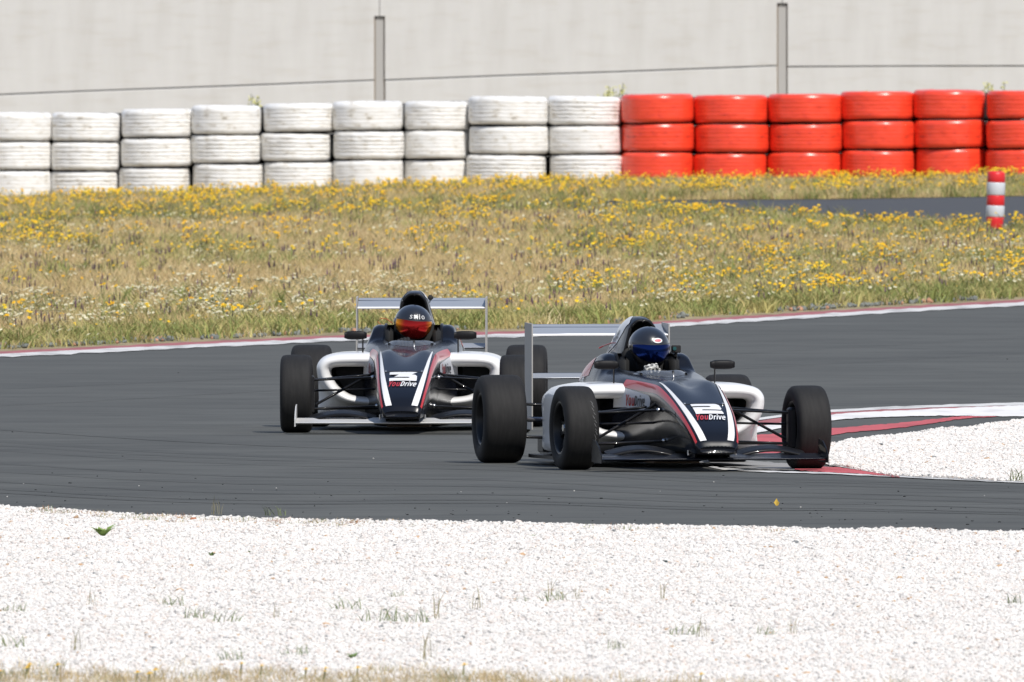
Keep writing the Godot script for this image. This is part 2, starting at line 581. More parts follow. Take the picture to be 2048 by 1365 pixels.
func build_barrier():
	var white := []
	var red := []
	for i in 4:
		white.append(tyre_meshes(50 + i, 0.5, 0.396, 0.002 + 0.003 * (i % 3)))
		red.append(tyre_meshes(80 + i, 0.5, 0.396, 0.0005 + 0.001 * (i % 2)))
	var paint := func(stops: Array, seed_: int, rough: float) -> StandardMaterial3D:
		var m := StandardMaterial3D.new()
		m.albedo_texture = noise_tex(0.02, seed_, stops, 512, 5)
		m.uv1_triplanar = true
		m.uv1_world_triplanar = true
		m.uv1_scale = Vector3(0.5, 1.1, 0.5)
		m.roughness = rough
		return m
	var wm: StandardMaterial3D = paint.call([[0.0, Color(0.22, 0.20, 0.17)], [0.14, Color(0.46, 0.41, 0.34)], [0.24, Color(0.72, 0.69, 0.63)], [0.45, Color(0.80, 0.79, 0.77)], [1.0, Color(0.84, 0.835, 0.82)]], 61, 0.55)
	var rm: StandardMaterial3D = paint.call([[0.0, Color(0.05, 0.03, 0.03)], [0.10, Color(0.25, 0.03, 0.025)], [0.17, Color(0.68, 0.045, 0.022)], [0.4, Color(0.84, 0.060, 0.024)], [1.0, Color(0.90, 0.075, 0.03)]], 62, 0.34)
	var bm := mat(Color(0.02, 0.019, 0.018), 0.9)
	rm.clearcoat_enabled = true
	rm.clearcoat = 0.4
	rm.clearcoat_roughness = 0.25
	# centre and width of each stack and the row of its top, in the photograph
	var stacks := [[-255, 143, 229], [-112, 143, 228], [30, 143, 225], [170, 139, 226], [311, 143, 218], [453, 140, 211], [594, 141, 207], [735, 142, 203], [871, 131, 203], [1015, 160, 193], [1171, 148, 193],
		[1316, 146, 188], [1462, 149, 190], [1611, 149, 188], [1758, 148, 183], [1902, 145, 180], [2049, 150, 181], [2196, 147, 178], [2342, 147, 176]]
	var s := FOCAL / 430.0
	var words := ["third", "second", "first", "second", "third", "fourth", "fifth", "sixth", "seventh", "eighth", "ninth", "first", "second", "third", "fourth", "fifth", "sixth", "seventh", "eighth"]
	var level := ["bottom", "middle", "top"]
	for i in stacks.size():
		var st: Array = stacks[i]
		var is_red := i >= 11
		var x: float = (st[0] - 1024.0) / s
		var ytop: float = EYE - (st[2] - SKYLINE) / s
		var zoff := rng.randf_range(-0.06, 0.06)
		if st[0] == 871: zoff = -0.16
		if st[0] == 2049: zoff = 0.25
		for k in 3:
			var pool: Array = red if is_red else white
			var m := Node3D.new()
			m.name = numbered("red_barrier_tyre" if is_red else "white_barrier_tyre")
			add_child(m)
			var shape: Array = pool[rng.randi() % 4]
			var skin: Material = rm if is_red else wm
			part("tread", shape[0], skin, m)
			part("sidewall", shape[1], bm, m)
			part("sidewall", shape[2], skin if k == 2 else bm, m)
			var f: float = st[1] / s / 1.0
			var jit := rng.randf_range(-0.025, 0.025)
			m.position = Vector3(x + jit, ytop - 0.2 - 0.402 * (2 - k), -430.0 + zoff + rng.randf_range(-0.03, 0.03))
			m.rotation = Vector3(rng.randf_range(-0.012, 0.012), rng.randf() * TAU, 0.0)
			m.rotation.z = rng.randf_range(-0.014, 0.02)
			m.scale = Vector3(f, 1.0, f)
			var where := ""
			if i < 2: where = "in the %s stack beyond the frame's left edge" % words[i + 1 - 0]
			elif i > 16: where = "in the %s red stack from the white stacks" % words[i]
			elif is_red: where = "in the %s red stack counted from the white ones" % words[i]
			else: where = "in the %s white stack counted from the photo's left" % words[i]
			tag(m, "%s tyre painted %s, %s" % [level[k], "glossy red" if is_red else "white", where], "tyre", "red barrier tyres" if is_red else "white barrier tyres")

	var names := []
	for i in stacks.size():
		if i < 2: names.append("of the %s stack left of the photo" % words[i + 1])
		else: names.append("%s %s stack" % [words[i], "red" if i >= 11 else "white"])
	var gaps := []
	for i in stacks.size() - 1: gaps.append("before the " + names[i + 1] if i > 1 else "beside the " + names[i])
	# a second row of bare black tyres stands behind, seen through the gaps
	for i in range(2, stacks.size() - 1):
		var x: float = ((stacks[i][0] + stacks[i + 1][0]) / 2.0 - 1024.0) / s
		var ytop: float = EYE - ((stacks[i][2] + stacks[i + 1][2]) / 2.0 + 5.0 - SKYLINE) / s
		for k in 3:
			var m := Node3D.new()
			m.name = numbered("black_barrier_tyre")
			add_child(m)
			var shape: Array = white[(i + k) % 4]
			for q in 3: part("tread" if q == 0 else "sidewall", shape[q], bm, m)
			m.position = Vector3(x, ytop - 0.2 - 0.402 * (2 - k), -430.95)
			m.rotation.y = rng.randf() * TAU
			tag(m, "%s bare black tyre of the rear row, seen in gap %s" % [level[k], gaps[i]], "tyre", "black tyres of the rear row")

func build_bollard():
	var z := -356.6
	var x := (1990.0 - 1024.0) / FOCAL * 356.6
	var t := thing("striped_bollard", "red and white banded plastic bollard in the grass by the service road", "bollard", Vector3(x, land(x, z), z))
	t.rotation.z = -0.03
	var r := 0.103
	var bands := [[0.0, 0.165, true], [0.165, 0.295, false], [0.295, 0.415, true], [0.415, 0.56, false], [0.56, 0.69, true]]
	var red := mat(Color(0.68, 0.022, 0.026), 0.4)
	var wht := mat(Color(0.58, 0.60, 0.63), 0.35)
	for b in bands:
		var lo: float = b[0]
		var hi: float = b[1]
		var o := 0.0 if b[2] else 0.003
		var prof := [[lo, 0.0], [lo, r - 0.004 + o - (0.02 if lo == 0.0 else 0.0)], [lo + 0.01, r + o - (0.018 if lo == 0.0 else 0.0)], [hi - 0.01, r + o], [hi, r - 0.004 + o]]
		if hi > 0.68: prof = [[lo, 0.0], [lo, r - 0.004], [lo + 0.01, r], [hi - 0.03, r], [hi - 0.008, r - 0.012], [hi, r - 0.035], [hi, 0.0]]
		else: prof.append([hi, 0.0])
		part("red_band" if b[2] else "white_band", Shape.new().smooth().lathe(prof, 28).done(), red if b[2] else wht, t)
	part("foot", Shape.new().smooth(false).lathe([[0.0, 0.0], [0.0, 0.14], [0.025, 0.135], [0.035, 0.10], [0.035, 0.0]], 24).done(), mat(Color(0.03, 0.03, 0.03), 0.8), t)

# ------------------------------------------------------------------ grass and flowers
func tuft_mesh(seed_: int, blades: int, height: float, spread: float, width: float, lean := 0.5) -> ArrayMesh:
	var r := RandomNumberGenerator.new()
	r.seed = seed_
	var s := Shape.new().smooth(false)
	for i in blades:
		var a := r.randf() * TAU
		var base := Vector3(cos(a), 0, sin(a)) * spread * sqrt(r.randf())
		var h := height * r.randf_range(0.45, 1.1)
		var b := r.randf() * TAU
		var out := Vector3(cos(b), 0, sin(b)) * h * lean * r.randf_range(0.1, 1.0)
		var f := r.randf() * PI
		var side := Vector3(cos(f), 0, sin(f)) * width * r.randf_range(0.6, 1.3)
		var mid := base + out * 0.35 + Vector3(0, h * 0.6, 0)
		var tip := base + out + Vector3(0, h, 0)
		s.color(grey(r.randf_range(0.75, 1.2)))
		s.quad(base - side * 0.5, base + side * 0.5, mid + side * 0.45, mid - side * 0.45)
		s.tri(mid - side * 0.45, mid + side * 0.45, tip)
	return s.done()

func flower_mesh(seed_: int, heads: int, size: float, height: float, head: Color, stem: Color, spike := false) -> ArrayMesh:
	var r := RandomNumberGenerator.new()
	r.seed = seed_
	var s := Shape.new().smooth(false)
	for i in heads:
		var a := r.randf() * TAU
		var top := Vector3(cos(a) * 0.05 * r.randf() * heads, height * r.randf_range(0.75, 1.1), sin(a) * 0.05 * r.randf() * heads)
		s.color(stem)
		var w := Vector3(0.003, 0, 0)
		s.quad(Vector3.ZERO - w, Vector3.ZERO + w, top + w, top - w)
		s.color(head * r.randf_range(0.85, 1.1))
		if spike:
			for k in 4:
				var p := top - Vector3(0, k * size * 0.55, 0)
				var q := size * (0.25 + 0.08 * k)
				s.quad(p + Vector3(-q, 0, 0), p + Vector3(0, 0, q), p + Vector3(q, 0, 0), p + Vector3(0, size * 0.5, 0))
				s.quad(p + Vector3(-q, 0, 0), p + Vector3(0, 0, -q), p + Vector3(q, 0, 0), p + Vector3(0, -size * 0.4, 0))
			continue
		var n := Vector3(r.randf_range(-0.6, 0.6), 1.0, r.randf_range(-0.1, 0.9)).normalized()
		var u := n.cross(Vector3.RIGHT).normalized()
		var v := n.cross(u)
		var rr := size * 0.5 * r.randf_range(0.8, 1.2)
		var petals := 7
		for k in petals:
			var w0 := TAU * (k - 0.46) / petals
			var w1 := TAU * (k + 0.46) / petals
			var wm := TAU * k / petals
			var droop := n * rr * -0.12
			s.tri(top, top + (u * cos(w0) + v * sin(w0)) * rr * 0.8 + droop, top + (u * cos(wm) + v * sin(wm)) * rr + droop)
			s.tri(top, top + (u * cos(wm) + v * sin(wm)) * rr + droop, top + (u * cos(w1) + v * sin(w1)) * rr * 0.8 + droop)
		var ring := PackedVector3Array()
		for k in 6: ring.append(top + n * rr * 0.06 + (u * cos(TAU * k / 6) + v * sin(TAU * k / 6)) * rr * 0.42)
		var cap := top + n * rr * 0.3
		s.color(head * Color(0.9, 0.72, 0.5))
		for k in 6: s.tri(cap, ring[k], ring[(k + 1) % 6])
	return s.done()

func build_field():
	var grass := tinted(0.9)
	grass.backlight_enabled = true
	grass.backlight = Color(0.5, 0.5, 0.5)
	var patch := FastNoiseLite.new()
	patch.seed = 77
	patch.frequency = 0.16
	var clump := FastNoiseLite.new()
	clump.seed = 78
	clump.frequency = 0.45
	var tufts := [tuft_mesh(1, 20, 0.12, 0.16, 0.0055, 1.5), tuft_mesh(2, 20, 0.16, 0.16, 0.005, 1.0), tuft_mesh(3, 22, 0.08, 0.16, 0.006, 1.9)]
	var leafy := [tuft_mesh(4, 20, 0.14, 0.14, 0.012, 1.5), tuft_mesh(5, 16, 0.19, 0.12, 0.010, 1.2)]
	var dry_at := [[], [], []]
	var dry_c := [PackedColorArray(), PackedColorArray(), PackedColorArray()]
	var leaf_at := [[], []]
	var leaf_c := [PackedColorArray(), PackedColorArray()]
	var flower_at := [[], [], []]
	var flower_c := [PackedColorArray(), PackedColorArray(), PackedColorArray()]
	var white_at := []
	var white_c := PackedColorArray()
	var purple_at := []
	var purple_c := PackedColorArray()
	var N := 250000
	for i in N:
		var d := sqrt(rng.randf_range(248.0 * 248.0, 448.0 * 448.0))
		var x := rng.randf_range(-1.0, 1.0) * (1024.0 * d / FOCAL + 4.5)
		var z := -d
		var y := land(x, z)
		var px := 1024.0 + x / d * FOCAL
		var py := SKYLINE + (EYE - y) * FOCAL / d
		var edge := table(FAR_EDGE, px) - 9.0
		if py > edge: continue
		var near_road := -near_side(x)
		if z < near_road + 0.1 and z > -395.8: continue
		if d > 429.3 and d < 431.6: continue
		if d > 344.0 and d < 360.0 and absf(x - 5.538) < 0.2: continue
		var beyond := d > 394.0
		var p := patch.get_noise_2d(x * 1.4, z * 0.225)
		var c := clump.get_noise_2d(x * 2.0, z * 0.25)
		var verge := clampf(1.0 - (edge - py) / 26.0, 0.0, 1.0)
		var road_verge := 0.0
		if beyond: road_verge = clampf(1.0 - (d - 396.0) / 4.4, 0.0, 1.0)
		else: road_verge = clampf(1.0 - (z - near_road) / 18.0, 0.0, 1.0)
		var right := smoothstep(-2.0, 4.0, x)
		var green := clampf(0.02 + 0.5 * p + 1.15 * verge + 0.5 * road_verge + 0.16 * right * (0.0 if beyond else 1.0), 0.0, 0.95)
		# a strip of bare rubble borders the kerb
		if edge - py < 4.0 + 7.0 * absf(patch.get_noise_2d(x * 3.0, 9.0)) and rng.randf() < 0.8: continue
		var size := rng.randf_range(0.7, 1.25)
		if d > 418.0: size *= 0.6
		var t := Transform3D(Basis(Vector3.UP, rng.randf() * TAU).scaled(Vector3(size, size * rng.randf_range(0.8, 1.2), size)), Vector3(x, y - 0.01, z))
		if rng.randf() < green * (0.38 + 0.4 * verge):
			var k := rng.randi() % 2
			if k == 1 and verge > 0.0: k = 0
			leaf_at[k].append(t)
			var g := rng.randf_range(0.75, 1.3)
			leaf_c[k].append(Color(0.24 * g, 0.27 * g, 0.08 * g) if rng.randf() < 0.6 else Color(0.42 * g, 0.37 * g, 0.14 * g))
		else:
			var k := rng.randi() % 3
			if p < -0.25: k = 2
			dry_at[k].append(t)
			var g := rng.randf_range(0.78, 1.2)
			var q := rng.randf()
			var col := Color(0.62, 0.46, 0.235)
			if q < 0.3 + 0.3 * green: col = Color(0.57, 0.45, 0.195)
			elif q > 0.86: col = Color(0.72, 0.61, 0.36)
			elif q > 0.78: col = Color(0.50, 0.36, 0.21)
			dry_c[k].append(Color(col.r * g, col.g * g, col.b * g))
		# flowers
		var f := 0.0
		if beyond: f = 0.03 + 0.20 * smoothstep(0.0, 0.42, c)
		else:
			f = 0.008 + 0.010 * right
			f += 0.26 * smoothstep(0.10, 0.42, c) * smoothstep(-0.35, 0.2, p) * (0.35 + 0.65 * right + 0.35 * smoothstep(330.0, 356.0, d))
			f += 0.22 * road_verge * smoothstep(-0.05, 0.35, c)
			f *= 1.0 - 0.8 * verge
			if x < 0.5 and d < 330.0 and d > 286.0: f *= 0.3
		if rng.randf() < f:
			var k := rng.randi() % 3
			var fs := rng.randf_range(0.6, 1.3)
			if d > 418.0: fs *= 0.75
			flower_at[k].append(Transform3D(Basis(Vector3.UP, rng.randf_range(-0.9, 0.9)).scaled(Vector3(fs, fs, fs)), Vector3(x, y, z)))
			var g := rng.randf_range(0.85, 1.1)
			flower_c[k].append(Color(g, g * rng.randf_range(0.85, 1.12), g))
		var wf := 0.0
		if not beyond and edge - py > 22.0 and edge - py < 90.0: wf = 0.26 * smoothstep(-0.25, 0.35, c) * (0.8 if x < -1.6 else 0.35)
		elif not beyond: wf = 0.012
		if rng.randf() < wf:
			var fs := rng.randf_range(0.7, 1.1)
			white_at.append(Transform3D(Basis(Vector3.UP, rng.randf() * TAU).scaled(Vector3(fs, fs, fs)), Vector3(x, y, z)))
			white_c.append(grey(rng.randf_range(0.8, 1.1)))
		if not beyond and rng.randf() < 0.007 + 0.03 * smoothstep(0.15, 0.5, -c):
			purple_at.append(Transform3D(Basis(Vector3.UP, rng.randf() * TAU), Vector3(x, y, z)))
			purple_c.append(grey(rng.randf_range(0.7, 1.2)))
	var dry := Node3D.new()
	dry.name = numbered("dry_grass")
	add_child(dry)
	tag(dry, "golden dry meadow grass between the track and the tyre barrier", "grass", "", "stuff")
	for k in 3: scatter("tufts", tufts[k], grass, dry_at[k], dry_c[k], dry)
	var gr := Node3D.new()
	gr.name = numbered("green_grass")
	add_child(gr)
	tag(gr, "green weeds and grass mixed into the dry meadow and along its verges", "weeds", "", "stuff")
	for k in 2: scatter("tufts", leafy[k], grass, leaf_at[k], leaf_c[k], gr)
	var fl := Node3D.new()
	fl.name = numbered("yellow_flowers")
	add_child(fl)
	tag(fl, "yellow daisies flowering all over the meadow and before the tyres", "flowers", "", "stuff")
	var yellow := Color(0.82, 0.53, 0.02)
	var stem := Color(0.16, 0.18, 0.06)
	for k in 3: scatter("blooms", flower_mesh(30 + k, 2 + k, 0.033, 0.175, yellow, stem), grass, flower_at[k], flower_c[k], fl)
	tag(scatter("white_flowers", flower_mesh(40, 4, 0.032, 0.16, Color(0.74, 0.74, 0.55), stem), grass, white_at, white_c), "creamy white flowers in the meadow near the far edge of the track", "flowers")
	tag(scatter("purple_flowers", flower_mesh(41, 2, 0.024, 0.21, Color(0.24, 0.13, 0.22), stem, true), grass, purple_at, purple_c), "dull purple thistle spikes dotted through the dry meadow", "flowers")

	# rubble along the outer kerb
	var rub_at := []
	var rub_c := PackedColorArray()
	for i in 3600:
		var px := rng.randf_range(-120.0, 2170.0)
		var dens := 0.10 + 0.9 * patch.get_noise_2d(px * 0.05, 3.0) + (0.5 if px > 1580.0 and px < 1960.0 else 0.0) + (0.25 if px < 620.0 else 0.0)
		if rng.randf() > dens: continue
		var p := ground_at(px, table(FAR_EDGE, px) - 9.0 - absf(rng.randfn(0.0, 5.0)), -0.03)
		var sz := rng.randf_range(0.25, 1.0) * rng.randf_range(0.8, 1.7)
		rub_at.append(Transform3D(Basis.from_euler(Vector3(rng.randf() * 6.0, rng.randf() * 6.0, rng.randf() * 6.0)).scaled(Vector3(sz, sz, sz)), p + Vector3(0, 0.015, 0)))
		var g := rng.randf_range(0.7, 1.3)
		rub_c.append(Color(0.17 * g, 0.18 * g, 0.165 * g) if rng.randf() < 0.88 else Color(0.45 * g, 0.24 * g, 0.15 * g))
	tag(scatter("rubble", stone_mesh(9, 0.026), tinted(0.95), rub_at, rub_c), "grey broken stones lying along the outer edge of the track", "stones")

func stone_mesh(seed_: int, radius: float) -> ArrayMesh:
	var r := RandomNumberGenerator.new()
	r.seed = seed_
	var t := (1.0 + sqrt(5.0)) / 2.0
	var v := [Vector3(-1, t, 0), Vector3(1, t, 0), Vector3(-1, -t, 0), Vector3(1, -t, 0), Vector3(0, -1, t), Vector3(0, 1, t), Vector3(0, -1, -t), Vector3(0, 1, -t), Vector3(t, 0, -1), Vector3(t, 0, 1), Vector3(-t, 0, -1), Vector3(-t, 0, 1)]
	for i in 12: v[i] = v[i].normalized() * radius * r.randf_range(0.72, 1.2) * Vector3(1.15, 0.7, 0.95)
	var s := Shape.new().smooth(false)
	for f in [[0, 11, 5], [0, 5, 1], [0, 1, 7], [0, 7, 10], [0, 10, 11], [1, 5, 9], [5, 11, 4], [11, 10, 2], [10, 7, 6], [7, 1, 8], [3, 9, 4], [3, 4, 2], [3, 2, 6], [3, 6, 8], [3, 8, 9], [4, 9, 5], [2, 4, 11], [6, 2, 10], [8, 6, 7], [9, 8, 1]]:
		s.tri(v[f[0]], v[f[2]], v[f[1]])
	return s.done()

# ------------------------------------------------------------------ white gravel
const NEAR_EDGE := [[-1500, 992], [0, 1019], [280, 1037], [560, 1047], [1000, 1053], [1450, 1063], [2048, 1071], [3500, 1079]]
func build_gravel():
	var stone := tinted(0.9)
	var kinds := [stone_mesh(11, 0.0092), stone_mesh(12, 0.0092), stone_mesh(13, 0.0092), stone_mesh(14, 0.0092)]
	var at := [[], [], [], []]
	var tint := [PackedColorArray(), PackedColorArray(), PackedColorArray(), PackedColorArray()]
	var at2 := [[], [], [], []]
	var tint2 := [PackedColorArray(), PackedColorArray(), PackedColorArray(), PackedColorArray()]
	var wav := FastNoiseLite.new()
	wav.seed = 5
	wav.frequency = 0.9
	var add := func(x: float, z: float, places: Array, cols: Array):
		var k := rng.randi() % 4
		var sz := rng.randf_range(0.6, 1.35)
		if rng.randf() < 0.05: sz *= 1.8
		var b := Basis.from_euler(Vector3(rng.randf_range(-0.45, 0.45), rng.randf() * TAU, rng.randf_range(-0.45, 0.45))).scaled(Vector3(sz, sz, sz))
		places[k].append(Transform3D(b, Vector3(x, 0.010 + rng.randf() * 0.010 + 0.010 * wav.get_noise_2d(x, z * 0.5), z)))
		var q := rng.randf()
		var g := rng.randf_range(0.86, 1.10)
		var c := Color(0.70 * g, 0.67 * g, 0.63 * g)
		if q < 0.15: c = Color(0.64 * g, 0.57 * g, 0.52 * g)
		elif q < 0.19: c = Color(0.50 * g, 0.475 * g, 0.45 * g)
		elif q < 0.193: c = Color(0.20 * g, 0.21 * g, 0.21 * g)
		elif q < 0.2: c = Color(0.46 * g, 0.30 * g, 0.18 * g)
		cols[k].append(c)
	var edge_n := FastNoiseLite.new()
	edge_n.seed = 15
	edge_n.frequency = 0.5
	for i in 560000:
		var d := sqrt(rng.randf_range(136.0 * 136.0, 189.0 * 189.0))
		var x := rng.randf_range(-1.0, 1.0) * (1024.0 * d / FOCAL + 2.0)
		var px := 1024.0 + x / d * FOCAL
		var py := SKYLINE + EYE * FOCAL / d
		if py < table(NEAR_EDGE, px) - 1.5 + 3.0 * edge_n.get_noise_1d(x * 3.0) - absf(rng.randfn(0.0, 0.8)): continue
		add.call(x, -d, at, tint)
	for i in 165000:
		var d := sqrt(rng.randf_range(190.0 * 190.0, 226.0 * 226.0))
		var x := rng.randf_range(1.9, 1024.0 * d / FOCAL + 2.0)
		var px := 1024.0 + x / d * FOCAL
		var py := SKYLINE + EYE * FOCAL / d
		if px < 1645.0 + rng.randf() * 10.0: continue
		if py < table(ISLAND_TOP, px) + 3.0 * edge_n.get_noise_1d(x * 3.0) or py > table(ISLAND_LOW, px) + rng.randf_range(-1.0, 1.0): continue
		add.call(x, -d, at2, tint2)
	var a := Node3D.new()
	a.name = numbered("gravel")
	add_child(a)
	tag(a, "white crushed stone run-off in front of the track", "gravel", "", "stuff")
	var b := Node3D.new()
	b.name = numbered("gravel")
	add_child(b)
	tag(b, "white crushed stone filling the island inside the bend, beside the kerbs", "gravel", "", "stuff")
	for k in 4:
		scatter("stones", kinds[k], stone, at[k], tint[k], a)
		scatter("stones", kinds[k], stone, at2[k], tint2[k], b)
# ------------------------------------------------------------------ the racing cars
# Own axes of a car: +z towards the nose, +x to its left, y up, origin on the ground midway between the axles.
const FRONT_AXLE := 1.375
const REAR_AXLE := -1.375

# half sections of the nose and cockpit, from the middle of the top round to the middle of the underside
const HULL := [
	[2.335, [0.0, 0.165, 0.05, 0.164, 0.09, 0.160, 0.112, 0.152, 0.115, 0.142, 0.11, 0.131, 0.09, 0.125, 0.0, 0.122]],
	[2.31, [0.0, 0.205, 0.06, 0.204, 0.108, 0.197, 0.131, 0.18, 0.134, 0.155, 0.129, 0.13, 0.112, 0.115, 0.0, 0.110]],
	[2.25, [0.0, 0.265, 0.07, 0.263, 0.12, 0.253, 0.146, 0.228, 0.150, 0.185, 0.143, 0.14, 0.122, 0.113, 0.0, 0.106]],
	[2.12, [0.0, 0.340, 0.08, 0.338, 0.134, 0.326, 0.162, 0.296, 0.167, 0.235, 0.157, 0.16, 0.132, 0.118, 0.0, 0.106]],
	[1.95, [0.0, 0.410, 0.088, 0.408, 0.146, 0.396, 0.178, 0.362, 0.184, 0.285, 0.172, 0.19, 0.14, 0.125, 0.0, 0.108]],
	[1.70, [0.0, 0.478, 0.095, 0.479, 0.156, 0.468, 0.192, 0.432, 0.199, 0.34, 0.185, 0.22, 0.15, 0.13, 0.0, 0.108]],
	[1.45, [0.0, 0.520, 0.10, 0.540, 0.166, 0.528, 0.206, 0.487, 0.215, 0.385, 0.20, 0.24, 0.16, 0.125, 0.0, 0.105]],
	[1.30, [0.0, 0.530, 0.105, 0.566, 0.172, 0.553, 0.213, 0.508, 0.223, 0.40, 0.208, 0.245, 0.165, 0.12, 0.0, 0.10]],
	[1.10, [0.0, 0.546, 0.105, 0.572, 0.175, 0.561, 0.22, 0.518, 0.232, 0.41, 0.218, 0.25, 0.175, 0.10, 0.0, 0.08]],
	[0.80, [0.0, 0.562, 0.115, 0.575, 0.19, 0.568, 0.24, 0.528, 0.258, 0.42, 0.25, 0.25, 0.21, 0.08, 0.0, 0.06]],
	[0.58, [0.0, 0.570, 0.13, 0.579, 0.21, 0.572, 0.262, 0.535, 0.288, 0.43, 0.285, 0.25, 0.25, 0.06, 0.0, 0.045]],
	[0.40, [0.0, 0.575, 0.15, 0.583, 0.235, 0.576, 0.292, 0.54, 0.325, 0.44, 0.325, 0.25, 0.28, 0.05, 0.0, 0.035]],
	[0.1, [0.0, 0.58, 0.19, 0.591, 0.268, 0.585, 0.325, 0.545, 0.350, 0.46, 0.34, 0.25, 0.3, 0.05, 0.0, 0.03]],
	[-0.10, [0.0, 0.59, 0.195, 0.604, 0.275, 0.600, 0.325, 0.558, 0.352, 0.47, 0.34, 0.25, 0.3, 0.05, 0.0, 0.03]],
	[-0.17, [0.0, 0.60, 0.195, 0.672, 0.268, 0.668, 0.300, 0.620, 0.350, 0.48, 0.34, 0.25, 0.3, 0.05, 0.0, 0.03]],
	[-0.23, [0.0, 0.61, 0.195, 0.694, 0.270, 0.688, 0.300, 0.635, 0.348, 0.49, 0.34, 0.25, 0.3, 0.05, 0.0, 0.03]],
	[-0.36, [0.0, 0.70, 0.195, 0.698, 0.268, 0.690, 0.300, 0.635, 0.345, 0.49, 0.34, 0.25, 0.3, 0.05, 0.0, 0.03]],
	[-0.80, [0.0, 0.67, 0.16, 0.658, 0.25, 0.625, 0.302, 0.57, 0.335, 0.46, 0.32, 0.25, 0.25, 0.05, 0.0, 0.03]],
	[-1.25, [0.0, 0.58, 0.12, 0.567, 0.195, 0.53, 0.240, 0.47, 0.258, 0.39, 0.24, 0.26, 0.18, 0.14, 0.0, 0.12]],
	[-1.60, [0.0, 0.47, 0.06, 0.46, 0.10, 0.43, 0.125, 0.39, 0.135, 0.34, 0.13, 0.28, 0.11, 0.22, 0.0, 0.20]],
	[-1.80, [0.0, 0.41, 0.04, 0.405, 0.065, 0.39, 0.08, 0.365, 0.085, 0.33, 0.08, 0.29, 0.065, 0.26, 0.0, 0.25]]]

# sections of the roll hoop fairing with the air intake
const HOOP := [
	[-0.33, [0.0, 0.914, 0.035, 0.910, 0.062, 0.890, 0.083, 0.86, 0.098, 0.80, 0.118, 0.72, 0.135, 0.64]],
	[-0.40, [0.0, 0.931, 0.038, 0.927, 0.068, 0.905, 0.090, 0.87, 0.106, 0.81, 0.126, 0.73, 0.15, 0.64]],
	[-0.60, [0.0, 0.928, 0.036, 0.923, 0.064, 0.899, 0.088, 0.86, 0.108, 0.79, 0.135, 0.70, 0.16, 0.60]],
	[-0.90, [0.0, 0.865, 0.030, 0.860, 0.055, 0.838, 0.080, 0.79, 0.105, 0.73, 0.135, 0.65, 0.16, 0.55]],
	[-1.20, [0.0, 0.745, 0.025, 0.74, 0.046, 0.722, 0.070, 0.68, 0.095, 0.63, 0.12, 0.56, 0.14, 0.48]],
	[-1.50, [0.0, 0.615, 0.018, 0.61, 0.034, 0.597, 0.050, 0.57, 0.065, 0.53, 0.08, 0.48, 0.09, 0.42]],
	[-1.72, [0.0, 0.50, 0.01, 0.497, 0.018, 0.49, 0.026, 0.475, 0.034, 0.455, 0.04, 0.43, 0.045, 0.40]]]

func spline(a: Vector2, b: Vector2, c: Vector2, d: Vector2, t: float) -> Vector2:
	return b.cubic_interpolate(c, a, d, t)

func rake(y: float, z: float) -> float:
	# the upper body climbs slightly towards the tail
	return 0.0163 * (FRONT_AXLE - z) * smoothstep(0.12, 0.45, y)

func section(stations: Array, z: float) -> PackedVector2Array:
	# the control points of a loft at z (stations run from front to back)
	var i := 0
	while i < stations.size() - 2 and z < stations[i + 1][0]: i += 1
	var z0: float = stations[i][0]
	var z1: float = stations[i + 1][0]
	var t := clampf((z - z0) / (z1 - z0), 0.0, 1.0)
	var out := PackedVector2Array()
	var n: int = stations[0][1].size() / 2
	var ip := maxi(i - 1, 0)
	var iq := mini(i + 2, stations.size() - 1)
	for k in n:
		var v := []
		for j in [ip, i, i + 1, iq]: v.append(Vector2(stations[j][1][k * 2], stations[j][1][k * 2 + 1]))
		# tangents scaled by the spacing of the stations
		var w0: float = z1 - z0
		var m0: Vector2 = (v[2] - v[0]) / (z1 - stations[ip][0]) * w0 if ip != i else (v[2] - v[1])
		var m1: Vector2 = (v[3] - v[1]) / (stations[iq][0] - z0) * w0 if iq != i + 1 else (v[2] - v[1])
		var t2 := t * t
		var t3 := t2 * t
		var p: Vector2 = v[1] * (2 * t3 - 3 * t2 + 1) + m0 * (t3 - 2 * t2 + t) + v[2] * (-2 * t3 + 3 * t2) + m1 * (t3 - t2)
		p.y += rake(p.y, z)
		out.append(p)
	return out

func on_section(s: PackedVector2Array, k: float) -> Vector2:
	var i := clampi(int(floor(k)), 0, s.size() - 2)
	var a := s[i - 1] if i > 0 else Vector2(-s[1].x, s[1].y)
	var d := s[i + 2] if i + 2 < s.size() else s[i + 1]
	return spline(a, s[i], s[i + 1], d, k - i)

func hull(z: float, k: float, side: float, lift := 0.0, stations: Array = HULL) -> Vector3:
	var s := section(stations, z)
	var p := on_section(s, k)
	if k == 0.0: p.x = 0.0
	if lift != 0.0:
		var e := on_section(s, minf(k + 0.05, s.size() - 1.0)) - on_section(s, maxf(k - 0.05, 0.0))
		var n := Vector2(-e.y, e.x).normalized()
		if n.dot(p - Vector2(0, (s[0].y + s[s.size() - 1].y) / 2.0)) < 0.0: n = -n
		p += n * lift
	return Vector3(p.x * side + 0.0, p.y, z)

func stretch(stations: Array, zs: Array, ks: Array, side: float, lift := 0.0) -> Array:
	var rows := []
	for z in zs:
		var r := PackedVector3Array()
		for k in ks: r.append(hull(z, k, side, lift, stations))
		if side < 0.0: r.reverse()
		rows.append(r)
	return rows

func steps(a: float, b: float, n: int) -> Array:
	var out := []
	for i in n + 1: out.append(lerpf(a, b, float(i) / n))
	return out

